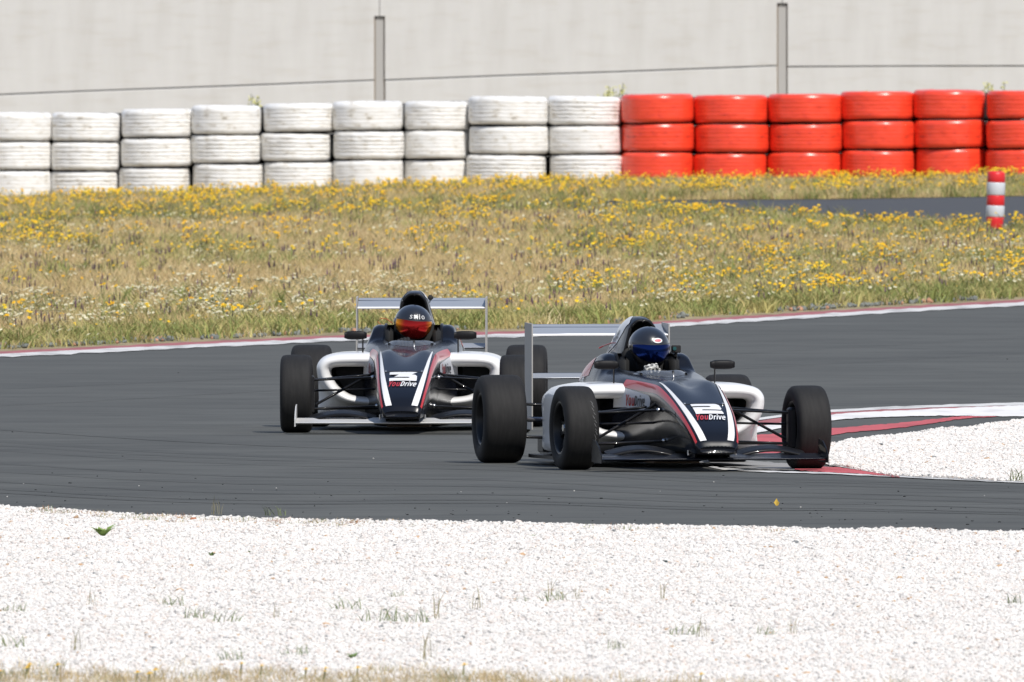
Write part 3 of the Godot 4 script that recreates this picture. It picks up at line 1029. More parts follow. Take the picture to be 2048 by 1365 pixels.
func decal(rows: Array, side: float, stations: Array, lift: float, across := 12, between := 12) -> ArrayMesh:
	# a sheet of film laid on a loft: rows of [z, k from, k to]
	var g := []
	for i in rows.size() - 1:
		for j in between + (1 if i == rows.size() - 2 else 0):
			var t := float(j) / between
			var z: float = lerpf(rows[i][0], rows[i + 1][0], t)
			var a: float = lerpf(rows[i][1], rows[i + 1][1], t)
			var b: float = lerpf(rows[i][2], rows[i + 1][2], t)
			var r := PackedVector3Array()
			for q in across + 1: r.append(hull(z, lerpf(a, b, float(q) / across), side, lift, stations))
			g.append(r)
	var s := Shape.new().smooth()
	s.grid(g)
	return s.done()

func top_height(x: float, z: float) -> float:
	var s := section(HULL, z)
	var k := 0.0
	while k < 3.6:
		var p := on_section(s, k + 0.1)
		if p.x >= absf(x):
			var q := on_section(s, k)
			return lerpf(q.y, p.y, clampf((absf(x) - q.x) / maxf(p.x - q.x, 1e-5), 0.0, 1.0))
		k += 0.1
	return on_section(s, 3.6).y

func side_width(y: float, z: float, stations: Array = HULL) -> float:
	var s := section(stations, z)
	var k := 1.0
	while k < s.size() - 1.2:
		var p := on_section(s, k + 0.1)
		if p.y <= y:
			var q := on_section(s, k)
			return lerpf(q.x, p.x, clampf((q.y - y) / maxf(q.y - p.y, 1e-5), 0.0, 1.0))
		k += 0.1
	return on_section(s, k).x

func glyphs(text: String, height: float, wide: float, slant: float, bold := true, apart := 0) -> Array:
	# triangles of a word in 2D, its middle at the origin
	var f := SystemFont.new()
	f.font_names = PackedStringArray(["Droid Sans"])
	f.font_weight = 700 if bold else 400
	var tm := TextMesh.new()
	var fv := FontVariation.new()
	fv.base_font = f
	fv.spacing_glyph = apart
	tm.font = fv
	tm.text = text
	tm.font_size = 64
	tm.pixel_size = 0.01
	tm.depth = 0.0
	tm.curve_step = 3.0
	var arr := tm.get_mesh_arrays()
	var v: PackedVector3Array = arr[Mesh.ARRAY_VERTEX]
	var idx: PackedInt32Array = arr[Mesh.ARRAY_INDEX] if arr[Mesh.ARRAY_INDEX] != null else PackedInt32Array(range(v.size()))
	var lo := Vector2(1e9, 1e9)
	var hi := -lo
	for p in v:
		lo = lo.min(Vector2(p.x, p.y))
		hi = hi.max(Vector2(p.x, p.y))
	var k := height / (hi.y - lo.y)
	var out := []
	for i in range(0, idx.size(), 3):
		var t := []
		for j in 3:
			var p := v[idx[i + j]]
			var y := (p.y - (lo.y + hi.y) / 2.0) * k
			t.append(Vector2((p.x - (lo.x + hi.x) / 2.0) * k * wide + slant * y, y))
		out.append(t)
	return out

func width_of(tris: Array) -> float:
	var lo := 1e9
	var hi := -1e9
	for t in tris:
		for p in t:
			lo = minf(lo, p.x)
			hi = maxf(hi, p.x)
	return hi - lo

func polygon_tris(points: Array, w: float, h: float, slant := 0.0) -> Array:
	# points in a unit box (y down), cut into narrow strips so that it can follow a curved surface
	var poly := PackedVector2Array()
	for p in points: poly.append(Vector2((p[0] - 0.5) * w - (p[1] - 0.5) * h * slant, (0.5 - p[1]) * h))
	var out := []
	var n := 8
	for i in n:
		var x0 := -w * 0.6 + w * 1.2 * i / n
		var x1 := x0 + w * 1.2 / n
		for r in n:
			var y0 := -h * 0.6 + h * 1.2 * r / n
			var y1 := y0 + h * 1.2 / n
			for piece in Geometry2D.intersect_polygons(poly, PackedVector2Array([Vector2(x0, y0), Vector2(x1, y0), Vector2(x1, y1), Vector2(x0, y1)])):
				var idx := Geometry2D.triangulate_polygon(piece)
				for j in range(0, idx.size(), 3): out.append([piece[idx[j]], piece[idx[j + 1]], piece[idx[j + 2]]])
	return out

func lay_on_nose(tris: Array, x: float, z: float, lift := 0.005) -> ArrayMesh:
	var s := Shape.new().smooth(false)
	for t in tris:
		var v := []
		for p in t:
			var zz: float = z - p.y
			v.append(Vector3(x + p.x, top_height(x + p.x, zz) + lift, zz))
		s.tri(v[0], v[1], v[2])
	return s.done()

func lay_on_side(tris: Array, side: float, y: float, z: float, lift := 0.006, stations: Array = HULL, tilt := 0.0) -> ArrayMesh:
	# side -1 is the car's right flank, where words run towards the nose
	var s := Shape.new().smooth(false)
	for t in tris:
		var v := []
		for p in t:
			var zz: float = z - side * p.x
			var yy: float = y + p.y + tilt * p.x
			v.append(Vector3(side * (side_width(yy, zz, stations) + lift), yy, zz))
		s.tri(v[0], v[1], v[2])
	return s.done()

const THREE := [[0.0, 0.05], [1.0, 0.03], [0.80, 0.35], [0.93, 0.36], [1.0, 0.5], [1.0, 0.94], [0.96, 1.0], [0.0, 1.0], [0.0, 0.72], [0.69, 0.73], [0.75, 0.65], [0.69, 0.62], [0.18, 0.61], [0.34, 0.36], [0.0, 0.34]]
const TWO := [[0.0, 0.0], [0.86, 0.0], [0.96, 0.12], [0.99, 0.5], [0.95, 0.62], [0.32, 0.60], [0.30, 0.70], [0.97, 0.72], [1.0, 0.92], [0.98, 1.0], [0.04, 1.0], [0.02, 0.36], [0.60, 0.36], [0.66, 0.30], [0.6, 0.24], [0.01, 0.24]]

func make_wheel(t: Node3D, x: float, z: float, radius: float, width: float, steer: float, side: float, m: Dictionary):
	# the wheel is a part; tyre, rim, brake disc and nut are its sub-parts
	var w := Node3D.new()
	w.name = "wheel"
	t.add_child(w, true)
	w.position = Vector3(x, radius, z)
	w.rotation.y = steer
	var h := width / 2.0
	var rim := 0.168
	var prof := []
	for p in [[-0.86, rim], [-0.96, rim + 0.012], [-1.0, rim + 0.035], [-1.0, radius - 0.055], [-0.965, radius - 0.03], [-0.90, radius - 0.014], [-0.80, radius - 0.005], [-0.62, radius - 0.001], [-0.3, radius], [0.3, radius], [0.62, radius - 0.001], [0.80, radius - 0.005], [0.90, radius - 0.014], [0.965, radius - 0.03], [1.0, radius - 0.055], [1.0, rim + 0.035], [0.96, rim + 0.012], [0.86, rim]]:
		prof.append([p[0] * h, p[1]])
	part("tyre", Shape.new().smooth().lathe(prof, 72, 0).done(), m.rubber, w)
	# rim: barrel, lip and ten spokes set in from the outer face
	var r := Shape.new().smooth()
	r.lathe([[-0.88 * h, rim + 0.003], [-0.90 * h, rim - 0.006], [-0.80 * h, rim - 0.014], [0.80 * h, rim - 0.014], [0.90 * h, rim - 0.006], [0.88 * h, rim + 0.003]], 48, 0)
	r.smooth(false)
	for k in 10:
		var a := TAU * k / 10.0
		var u := Vector3(0, cos(a), sin(a))
		var v := Vector3(0, -sin(a), cos(a))
		var o := Vector3(side * h * 0.18, 0, 0)
		var p := Vector3(side * h * 0.42, 0, 0)
		for q in [0.0, 1.0]:
			pass
		r.quad(p + u * 0.04 - v * 0.014, p + u * 0.04 + v * 0.014, p * 1.25 + u * 0.156 + v * 0.009, p * 1.25 + u * 0.156 - v * 0.009)
		r.quad(p + u * 0.04 - v * 0.014, p * 1.25 + u * 0.156 - v * 0.009, o * 1.5 + u * 0.156 - v * 0.009, o + u * 0.04 - v * 0.014)
		r.quad(p + u * 0.04 + v * 0.014, o + u * 0.04 + v * 0.014, o * 1.5 + u * 0.156 + v * 0.009, p * 1.25 + u * 0.156 + v * 0.009)
	r.smooth()
	r.lathe([[side * h * 0.1, 0.0], [side * h * 0.1, 0.06], [side * h * 0.45, 0.055], [side * h * 0.5, 0.045], [side * h * 0.5, 0.0]], 28, 0)
	part("rim", r.done(), m.rim, w)
	part("wheel_nut", Shape.new().smooth(false).lathe([[side * h * 0.5, 0.0], [side * h * 0.5, 0.03], [side * h * 0.68, 0.024], [side * h * 0.68, 0.0]], 6, 0).done(), m.silver, w)
	part("brake_disc", Shape.new().smooth(false).lathe([[-side * h * 0.15, 0.0], [-side * h * 0.15, 0.125], [-side * h * 0.28, 0.125], [-side * h * 0.28, 0.0]], 36, 0).done(), m.steel, w)
	if m.has("scuffs") and m.scuffs and z > 0.0 and side < 0.0:
		# pale scrapes on the inner shoulder of the tread
		var sc := Shape.new().smooth(false)
		var rr := RandomNumberGenerator.new()
		rr.seed = 5
		for i in 11:
			var a0 := lerpf(-0.35, 0.62, i / 10.0)
			var xs := lerpf(0.085, 0.068, i / 10.0) + rr.randf_range(-0.006, 0.006)
			var l := rr.randf_range(0.05, 0.11)
			var q := []
			for c in [[0.0, 0.0], [0.0, 0.0022], [1.0, 0.0022], [1.0, 0.0]]:
				var an: float = a0 + l * c[0]
				var ra := radius - 0.001 + 0.0008
				q.append(Vector3(xs + c[1] - 0.012 * c[0], sin(an) * ra, cos(an) * ra))
			sc.quad(q[0], q[1], q[2], q[3])
		part("scuff_marks", sc.done(), m.scuff, w)
	var cal := Shape.new().smooth(false)
	cal.box(Vector3(-side * h * 0.22 - 0.045, -0.06, -0.145), Vector3(-side * h * 0.22 + 0.045, 0.06, -0.085), 0.012)
	part("caliper", cal.done(), m.dark_metal, w)

func wing_plane(half: float, z_front: float, z_back: float, y_front: float, y_back: float, thick: float, camber := 0.012) -> ArrayMesh:
	# an aerofoil from side to side
	var rows := []
	for x in [-half, -half * 0.5, 0.0, half * 0.5, half]:
		var r := PackedVector3Array()
		var n := 9
		for i in n:
			var t := float(i) / (n - 1)
			r.append(Vector3(x, lerpf(y_front, y_back, t) - camber * sin(PI * t) + thick * 1.2 * sqrt(t) * (1.0 - t) + 0.002, lerpf(z_front, z_back, t)))
		for i in range(n - 2, 0, -1):
			var t := float(i) / (n - 1)
			r.append(Vector3(x, lerpf(y_front, y_back, t) - camber * sin(PI * t) - thick * 1.2 * sqrt(t) * (1.0 - t) - 0.002, lerpf(z_front, z_back, t)))
		rows.append(r)
	var s := Shape.new().smooth()
	s.grid(rows, true)
	s.smooth(false)
	s.fan(rows[0])
	s.fan(rows[-1], true)
	return s.done()

func plate(points: Array, x: float, thick: float) -> ArrayMesh:
	# an upright plate across x: points of [z, y]
	var s := Shape.new().smooth(false)
	var poly := PackedVector2Array()
	for p in points: poly.append(Vector2(p[0], p[1]))
	var idx := Geometry2D.triangulate_polygon(poly)
	for sx in [-1.0, 1.0]:
		for i in range(0, idx.size(), 3):
			var v := []
			for k in 3: v.append(Vector3(x + sx * thick / 2.0, poly[idx[i + k]].y, poly[idx[i + k]].x))
			s.tri(v[0], v[1], v[2])
	for i in poly.size():
		var a := poly[i]
		var b := poly[(i + 1) % poly.size()]
		s.quad(Vector3(x - thick / 2.0, a.y, a.x), Vector3(x + thick / 2.0, a.y, a.x), Vector3(x + thick / 2.0, b.y, b.x), Vector3(x - thick / 2.0, b.y, b.x))
	return s.done()

const POD_INNER := [0.25, 0.432, 0.40, 0.432, 0.48, 0.431, 0.525, 0.428, 0.548, 0.415, 0.552, 0.395, 0.542, 0.362, 0.503, 0.303, 0.435, 0.255, 0.37, 0.236, 0.25, 0.226]
const POD_LIP := [0.25, 0.530, 0.42, 0.527, 0.52, 0.520, 0.604, 0.496, 0.645, 0.452, 0.651, 0.40, 0.634, 0.33, 0.584, 0.262, 0.50, 0.207, 0.40, 0.178, 0.25, 0.165]
const POD_FULL := [0.25, 0.532, 0.42, 0.529, 0.52, 0.522, 0.606, 0.498, 0.648, 0.452, 0.654, 0.40, 0.650, 0.33, 0.645, 0.22, 0.636, 0.10, 0.45, 0.085, 0.25, 0.085]

func pod_row(shape: Array, side: float, z: float, wide := 1.0, tall := 1.0, bulge := Vector2.ZERO) -> PackedVector3Array:
	var s := PackedVector2Array()
	for i in range(0, shape.size(), 2): s.append(Vector2(shape[i], shape[i + 1]))
	var r := PackedVector3Array()
	var n := 40
	for i in n + 1:
		var k := float(i) / n * (s.size() - 1)
		var j := clampi(int(floor(k)), 0, s.size() - 2)
		var p := spline(s[maxi(j - 1, 0)], s[j], s[j + 1], s[mini(j + 2, s.size() - 1)], k - j)
		var y := 0.085 + (p.y - 0.085) * tall
		r.append(Vector3(side * (0.25 + (p.x - 0.25) * wide), y + rake(y, maxf(z, 0.2)), z))
	return r

func blend_rows(a: PackedVector3Array, b: PackedVector3Array, t: float, z: float) -> PackedVector3Array:
	var r := PackedVector3Array()
	for i in a.size():
		var p := a[i].lerp(b[i], t)
		p.z = z
		r.append(p)
	return r

func rod(a: Vector3, b: Vector3, radius: float, wide := 1.0) -> ArrayMesh:
	return Shape.new().smooth().tube([a, b], radius, 10, wide, Vector3(0, 0, 1)).done()

func make_car(called: String, label: String, at: Vector3, turn: float, number: Array, steer: float, first: bool) -> Node3D:
	var t := thing(called, label, "racing car", at, turn, "racing cars in the bend")
	var m := M
	m.scuffs = first
	# ---- hull with the cockpit cut out of its top
	var zs := []
	for i in HULL.size() - 1:
		var n := 3 if HULL[i][0] > -0.4 else 6
		if HULL[i][0] > 0.5: n = 12
		for j in n: zs.append(lerpf(HULL[i][0], HULL[i + 1][0], float(j) / n))
	zs.append(HULL[-1][0])
	var s := Shape.new().smooth()
	var rim_l := []
	var cock0 := 0.42
	var cock1 := -0.33
	for side: float in [-1.0, 1.0]:
		var front := []
		var open := []
		var rear := []
		for z: float in zs:
			if z >= cock0 - 1e-4: front.append(z)
			elif z > cock1: open.append(z)
			else: rear.append(z)
		open.push_front(front[-1])
		open.append(rear[0])
		var ks := steps(0.0, 7.0, 42)
		s.grid(stretch(HULL, front, ks, side))
		s.grid(stretch(HULL, open, steps(1.0, 7.0, 36), side))
		s.grid(stretch(HULL, rear, ks, side))
		var edge := []
		for z: float in open: edge.append(hull(z, 1.0, side))
		rim_l.append(edge)
	var nose_ring := PackedVector3Array()
	for k in steps(0.0, 7.0, 28): nose_ring.append(hull(2.335, k, 1.0))
	for k in steps(7.0, 0.0, 28): nose_ring.append(hull(2.335, k, -1.0))
	s.fan(nose_ring)
	var body := part("body", s.done(), m.navy, t)
	# cockpit tub and padded rim
	var tub := Shape.new().smooth(false)
	for q in 2:
		var e: Array = rim_l[q]
		for i in e.size() - 1:
			var a: Vector3 = e[i]
			var b: Vector3 = e[i + 1]
			tub.quad(a, b, Vector3(b.x * 1.02, 0.45, b.z), Vector3(a.x * 1.02, 0.45, a.z))
			tub.quad(Vector3(a.x * 1.02, 0.45, a.z), Vector3(b.x * 1.02, 0.45, b.z), Vector3(b.x * 1.4, 0.40, b.z), Vector3(a.x * 1.4, 0.40, a.z))
			tub.quad(Vector3(a.x * 1.4, 0.40, a.z), Vector3(b.x * 1.4, 0.40, b.z), Vector3(b.x * 1.3, 0.075, b.z), Vector3(a.x * 1.3, 0.075, a.z))
	var fe: Vector3 = rim_l[1][0]
	var be: Vector3 = rim_l[1][-1]
	tub.quad(Vector3(-fe.x, 0.075, fe.z), Vector3(fe.x, 0.075, fe.z), Vector3(be.x, 0.075, be.z), Vector3(-be.x, 0.075, be.z))
	tub.quad(Vector3(-be.x, 0.075, be.z - 0.02), Vector3(be.x, 0.075, be.z - 0.02), Vector3(be.x, 0.66, be.z - 0.02), Vector3(-be.x, 0.66, be.z - 0.02))
	tub.quad(Vector3(-fe.x, 0.44, fe.z), Vector3(fe.x, 0.44, fe.z), Vector3(fe.x * 0.98, 0.555, fe.z), Vector3(-fe.x * 0.98, 0.555, fe.z))
	part("cockpit_tub", tub.done(), m.black, t)
	for q in 2:
		part("cockpit_rim", Shape.new().smooth().tube(rim_l[q], 0.012, 8).done(), m.carbon, t)
	var head := Shape.new().smooth()
	for side in [-1.0, 1.0]:
		head.box(Vector3(side * 0.165 - 0.028, 0.50, -0.31), Vector3(side * 0.165 + 0.028, 0.708, -0.03), 0.025)
	head.box(Vector3(-0.14, 0.52, -0.34), Vector3(0.14, 0.765, -0.265), 0.03)
	part("headrest", head.done(), m.black, t)
	# ---- roll hoop with the air intake
	var hoop := Shape.new().smooth()
	for side in [-1.0, 1.0]:
		hoop.grid(stretch(HOOP, steps(-0.33, -1.72, 30), steps(0.0, 6.0, 24), side))
	var hp := part("roll_hoop_fairing", hoop.done(), m.navy, t)
	var lip := []
	for k in steps(5.4, 0.0, 22): lip.append(hull(-0.33, k, -1.0, -0.004, HOOP))
	for k in steps(0.0, 5.4, 22): lip.append(hull(-0.33, k, 1.0, -0.004, HOOP))
	part("intake_lip", Shape.new().smooth().tube(lip, 0.011, 8).done(), m.carbon, hp)
	var throat := Shape.new().smooth()
	var back := PackedVector3Array()
	for p in lip: back.append(Vector3(p.x * 0.7, 0.67 + (p.y - 0.67) * 0.86, -0.55))
	throat.grid([PackedVector3Array(lip), back])
	throat.fan(back)
	part("intake_throat", throat.done(), m.black, hp)
	# ---- sidepods: a rounded lip round the inlet, then the flank
	for side: float in [-1.0, 1.0]:
		var inner := pod_row(POD_INNER, side, 0.50)
		var outer := pod_row(POD_LIP, side, 0.50)
		var rows := []
		for a in [[0.0, 0.38], [0.0, 0.50], [0.12, 0.545], [0.32, 0.572], [0.52, 0.58], [0.72, 0.568], [0.90, 0.53], [1.0, 0.485]]:
			rows.append(blend_rows(inner, outer, a[0], a[1]))
		var full := pod_row(POD_FULL, side, 0.3)
		for a in [[0.12, 0.45], [0.4, 0.40], [0.8, 0.33], [1.0, 0.25]]:
			rows.append(blend_rows(outer, full, a[0], a[1]))
		for a in [[-0.05, 1.0, 0.995], [-0.35, 0.97, 0.97], [-0.65, 0.88, 0.91], [-0.90, 0.72, 0.82], [-1.10, 0.50, 0.70], [-1.22, 0.3, 0.6]]:
			rows.append(pod_row(POD_FULL, side, a[0], a[1], a[2]))
		var pod := part("sidepod", Shape.new().smooth().grid(rows).done(), m.white_paint, t)
		var duct := Shape.new().smooth()
		var deep := pod_row(POD_INNER, side, -0.1, 0.9, 0.95)
		duct.grid([blend_rows(inner, inner, 0.0, 0.381), deep])
		for i in deep.size() - 1: duct.tri(Vector3(side * 0.25, 0.3, -0.1), deep[i], deep[i + 1])
		part("inlet_duct", duct.done(), m.black, pod)
		var core := Shape.new().smooth(false)
		core.box(Vector3(side * 0.40 - 0.16, 0.2, 0.02), Vector3(side * 0.40 + 0.16, 0.44, 0.06))
		part("radiator", core.done(), m.dark_metal, pod)
	# ---- floor, plank, diffuser
	var fl := Shape.new().smooth(false)
	for side: float in [-1.0, 1.0]:
		var outline := [[0.0, 0.62], [0.34, 0.62], [0.52, 0.42], [0.66, 0.30], [0.665, -0.65], [0.64, -0.95], [0.46, -1.05], [0.42, -1.75], [0.0, -1.75]]
		for i in outline.size() - 2:
			var a := Vector3(side * outline[i][0], 0.045, outline[i][1])
			var b := Vector3(side * outline[i + 1][0], 0.045, outline[i + 1][1])
			var c := Vector3(0, 0.045, -0.5)
			fl.tri(a, b, c)
			fl.tri(a + Vector3(0, 0.022, 0), b + Vector3(0, 0.022, 0), c + Vector3(0, 0.022, 0))
			fl.quad(a, b, b + Vector3(0, 0.022, 0), a + Vector3(0, 0.022, 0))
	part("floor", fl.done(), m.carbon, t)
	var pl := Shape.new().smooth(false)
	pl.box(Vector3(-0.15, 0.032, -1.6), Vector3(0.15, 0.0449, 0.9), 0.004)
	part("plank", pl.done(), m.wood, t)
	# ---- front wing
	var fw := part("front_wing", wing_plane(0.735, 2.20, 1.93, 0.078, 0.112, 0.014, 0.010), m.wing_front if first else m.wing_grey, t)
	for side: float in [-1.0, 1.0]:
		# arched black flap behind the main plane
		var rows := []
		for i in 11:
			var u := i / 10.0
			var x := side * lerpf(0.19, 0.65, u)
			var arch := 0.112 + 0.040 * sin(PI * u)
			rows.append(PackedVector3Array([Vector3(x, arch - 0.028, 2.0), Vector3(x, arch - 0.006, 1.94), Vector3(x, arch + 0.012, 1.86), Vector3(x, arch + 0.016, 1.83), Vector3(x, arch + 0.004, 1.86), Vector3(x, arch - 0.018, 1.94)]))
		part("front_flap", Shape.new().smooth().grid(rows, true).done(), m.carbon, fw)
		var ep := part("endplate", plate([[2.24, 0.055], [2.235, 0.105], [2.17, 0.15], [2.05, 0.195], [1.92, 0.205], [1.90, 0.06]], side * 0.739, 0.007), m.carbon if first else m.wing_grey, fw)
		if first and side > 0.0:
			part("sponsor_patch", plate([[2.17, 0.12], [2.16, 0.145], [2.0, 0.17], [1.92, 0.165], [2.0, 0.135]], side * 0.7435, 0.002), m.beige, ep)
			part("sponsor_patch", plate([[2.17, 0.12], [2.16, 0.145], [2.0, 0.17], [1.92, 0.165], [2.0, 0.135]], side * 0.7345, 0.002), m.beige, ep)
		part("wing_pylon", plate([[2.14, 0.09], [2.16, 0.125], [2.08, 0.14], [1.96, 0.135], [1.96, 0.105]], side * 0.108, 0.012), m.carbon, fw)
		part("pylon_bolt", Shape.new().smooth(false).lathe([[-0.01, 0.0], [-0.01, 0.007], [0.022, 0.007], [0.022, 0.0]], 8, 1, Vector3(side * 0.155, 0.115, 2.13)).done(), m.silver, fw)
	# ---- rear wing
	var rw := part("rear_wing", wing_plane(0.448, -1.85, -2.03, 0.832, 0.877, 0.014, 0.010), m.wing_silver, t)
	part("wing_slat", wing_plane(0.448, -1.835, -1.862, 0.824, 0.834, 0.010, 0.0), m.white_paint, rw)
	part("rear_wing_flap", wing_plane(0.446, -2.025, -2.08, 0.874, 0.894, 0.007, 0.004), m.wing_silver, rw)
	part("beam_wing", wing_plane(0.448, -1.84, -1.98, 0.545, 0.577, 0.012, 0.008), m.wing_silver, rw)
	for side: float in [-1.0, 1.0]:
		part("endplate", plate([[-1.83, 0.900], [-2.09, 0.907], [-2.09, 0.55], [-2.03, 0.21], [-1.83, 0.21], [-1.83, 0.51]], side * 0.455, 0.008), m.plate_grey, rw)
		part("wing_post", plate([[-1.70, 0.36], [-1.90, 0.36], [-1.96, 0.56], [-1.87, 0.56]], side * 0.06, 0.01), m.carbon, rw)
	# ---- gearbox, exhaust and rear light
	var gb := Shape.new().smooth(false)
	gb.box(Vector3(-0.10, 0.13, -1.95), Vector3(0.10, 0.38, -1.3), 0.03)
	part("gearbox", gb.done(), m.dark_metal, t)
	var dif := Shape.new().smooth(false)
	dif.box(Vector3(-0.40, 0.06, -1.95), Vector3(0.40, 0.16, -1.74), 0.01)
	part("diffuser", dif.done(), m.carbon, t)
	var cr := Shape.new().smooth(false)
	cr.box(Vector3(-0.05, 0.26, -2.02), Vector3(0.05, 0.34, -1.94), 0.012)
	part("rear_lamp", cr.done(), m.red_paint, t)
	# ---- wheels and suspension
	for side: float in [-1.0, 1.0]:
		make_wheel(t, side * 0.76, FRONT_AXLE, 0.27, 0.222, steer, side, m)
		make_wheel(t, side * 0.755, REAR_AXLE, 0.2875, 0.285, 0.0, side, m)
		var up := Vector3(side * 0.645, 0.365, FRONT_AXLE)
		var low := Vector3(side * 0.655, 0.165, FRONT_AXLE)
		part("upper_wishbone", rod(up, Vector3(side * 0.205, 0.385, FRONT_AXLE + 0.10), 0.0085, 2.2), m.carbon, t)
		part("upper_wishbone", rod(up, Vector3(side * 0.225, 0.40, FRONT_AXLE - 0.30), 0.0085, 2.2), m.carbon, t)
		part("lower_wishbone", rod(low, Vector3(side * 0.18, 0.185, FRONT_AXLE + 0.13), 0.009, 2.2), m.carbon, t)
		part("lower_wishbone", rod(low, Vector3(side * 0.195, 0.165, FRONT_AXLE - 0.35), 0.009, 2.2), m.carbon, t)
		part("pushrod", rod(low + Vector3(-side * 0.03, 0.03, 0.01), Vector3(side * 0.21, 0.425, FRONT_AXLE - 0.05), 0.0095), m.carbon, t)
		part("steering_rod", rod(Vector3(side * 0.645, 0.29, FRONT_AXLE - 0.12), Vector3(side * 0.20, 0.30, FRONT_AXLE - 0.14), 0.008), m.carbon, t)
		var up_r := Shape.new().smooth(false)
		up_r.box(Vector3(side * 0.665 - 0.03, 0.13, FRONT_AXLE - 0.05), Vector3(side * 0.665 + 0.03, 0.40, FRONT_AXLE + 0.05), 0.015)
		part("upright", up_r.done(), m.dark_metal, t)
		for b in [[0.215, 0.385, 0.10], [0.185, 0.188, 0.13]]:
			part("rod_end", Shape.new().smooth().lathe([[-0.016, 0.0], [-0.013, 0.010], [0.0, 0.016], [0.013, 0.010], [0.016, 0.0]], 12, 0, Vector3(side * (b[0] + 0.012), b[1], FRONT_AXLE + b[2])).done(), m.silver, t)
		var ru := Vector3(side * 0.62, 0.385, REAR_AXLE)
		var rl := Vector3(side * 0.63, 0.17, REAR_AXLE)
		part("rear_wishbone", rod(ru, Vector3(side * 0.12, 0.36, REAR_AXLE + 0.28), 0.010, 1.8), m.carbon, t)
		part("rear_wishbone", rod(ru, Vector3(side * 0.10, 0.36, REAR_AXLE - 0.22), 0.010, 1.8), m.carbon, t)
		part("rear_wishbone", rod(rl, Vector3(side * 0.12, 0.16, REAR_AXLE + 0.35), 0.010, 1.8), m.carbon, t)
		part("rear_wishbone", rod(rl, Vector3(side * 0.10, 0.16, REAR_AXLE - 0.22), 0.010, 1.8), m.carbon, t)
		part("driveshaft", rod(Vector3(side * 0.66, 0.2875, REAR_AXLE), Vector3(side * 0.09, 0.27, REAR_AXLE), 0.018), m.steel, t)
		var ur := Shape.new().smooth(false)
		ur.box(Vector3(side * 0.64 - 0.03, 0.14, REAR_AXLE - 0.05), Vector3(side * 0.64 + 0.03, 0.42, REAR_AXLE + 0.05), 0.015)
		part("upright", ur.done(), m.dark_metal, t)
		# ---- mirrors
		var mz := 0.455
		var mx := side * 0.382
		var mir := Shape.new().smooth()
		var rows := []
		for i in 7:
			var u := i / 6.0
			var x := mx + lerpf(-0.078, 0.078, u)
			var e := 1.0 - 0.35 * pow(absf(u * 2.0 - 1.0), 4.0)
			var r := PackedVector3Array()
			for k in 14:
				var w := TAU * k / 14.0
				var cy := signf(sin(w)) * pow(absf(sin(w)), 0.6)
				var cz := signf(cos(w)) * pow(absf(cos(w)), 0.6)
				r.append(Vector3(x, 0.663 + 0.031 * e * cy, mz + 0.030 * e * cz))
			rows.append(r)
		mir.grid(rows, true)
		mir.fan(rows[0])
		mir.fan(rows[-1], true)
		var mo := part("mirror", mir.done(), m.mirror_black, t)
		var gl := Shape.new().smooth(false)
		gl.box(Vector3(mx - 0.066, 0.643, mz - 0.0345), Vector3(mx + 0.066, 0.683, mz - 0.030))
		part("mirror_glass", gl.done(), m.mirror, mo)
		part("mirror_stalk", Shape.new().smooth().tube([Vector3(mx - side * 0.05, 0.645, mz), Vector3(mx - side * 0.05, 0.55, mz - 0.005), Vector3(mx - side * 0.053, 0.525, mz - 0.008), Vector3(mx - side * 0.07, 0.508, mz - 0.012), Vector3(mx - side * 0.10, 0.498, mz - 0.015)], 0.0055, 8).done(), m.gloss_black, mo)
		# ---- paint: white stripe, red stripe, red shoulder, white panel with the name
		part("white_stripe", decal([[2.312, 1.15, 2.0], [2.25, 1.25, 2.1], [2.12, 1.42, 2.15], [1.95, 1.6, 2.18], [1.70, 1.8, 2.2], [1.45, 1.95, 2.18], [1.25, 2.05, 2.12]], side, HULL, 0.005), m.white_paint, t)
		part("red_stripe", decal([[2.305, 2.6, 3.2], [2.25, 2.55, 3.12], [2.12, 2.52, 3.05], [1.95, 2.5, 3.05], [1.7, 2.48, 3.1], [1.375, 2.5, 3.2], [1.1, 2.55, 3.32], [0.90, 2.6, 3.36], [0.70, 2.64, 3.38], [0.52, 2.7, 3.36]], side, HULL, 0.003), m.red_paint, t)
		part("name_panel", decal([[1.20, 3.72, 3.80], [1.16, 3.5, 4.25], [0.62, 3.42, 4.30], [0.48, 3.40, 4.35], [0.42, 3.9, 4.38]], side, HULL, 0.003), m.panel_white, t)
		var you := glyphs("You", 0.072, 1.1, 0.12)
		var drv := glyphs("Drive", 0.072, 1.1, 0.12)
		var wa := width_of(you)
		var wb := width_of(drv)
		var gap := 0.008
		var total := wa + wb + gap
		var zc := 0.84
		part("name_lettering", lay_on_side(you, side, 0.437, zc + side * (total / 2.0 - wa / 2.0), 0.006), m.red_paint, t)
		part("name_lettering", lay_on_side(drv, side, 0.437, zc - side * (total / 2.0 - wb / 2.0), 0.006), m.letter_navy, t)
		# tail: white flash behind the intake with dark lettering, red block lower down
		part("hoop_flash", decal([[-0.38, 2.2, 2.6], [-0.46, 1.0, 3.6], [-0.60, 0.5, 4.4], [-0.95, 0.3, 4.8], [-1.25, 0.3, 4.6], [-1.45, 0.3, 3.4]], side, HOOP, 0.003), m.white_paint, hp)
		part("hoop_lettering", lay_on_side(glyphs("YouDrive", 0.075, 1.0, 0.1), side, 0.79, -0.80, 0.007, HOOP, -side * 0.36), m.letter_navy, hp)
		part("red_flank", decal([[-0.46, 2.3, 3.6], [-0.75, 1.5, 3.65], [-1.1, 0.9, 3.7], [-1.5, 0.8, 3.6]], side, HULL, 0.0025), m.red_paint, t)
		part("flank_lettering", lay_on_side(glyphs("Drive", 0.05, 1.1, 0.1), side, 0.565, -0.66, 0.006), m.white_paint, t)
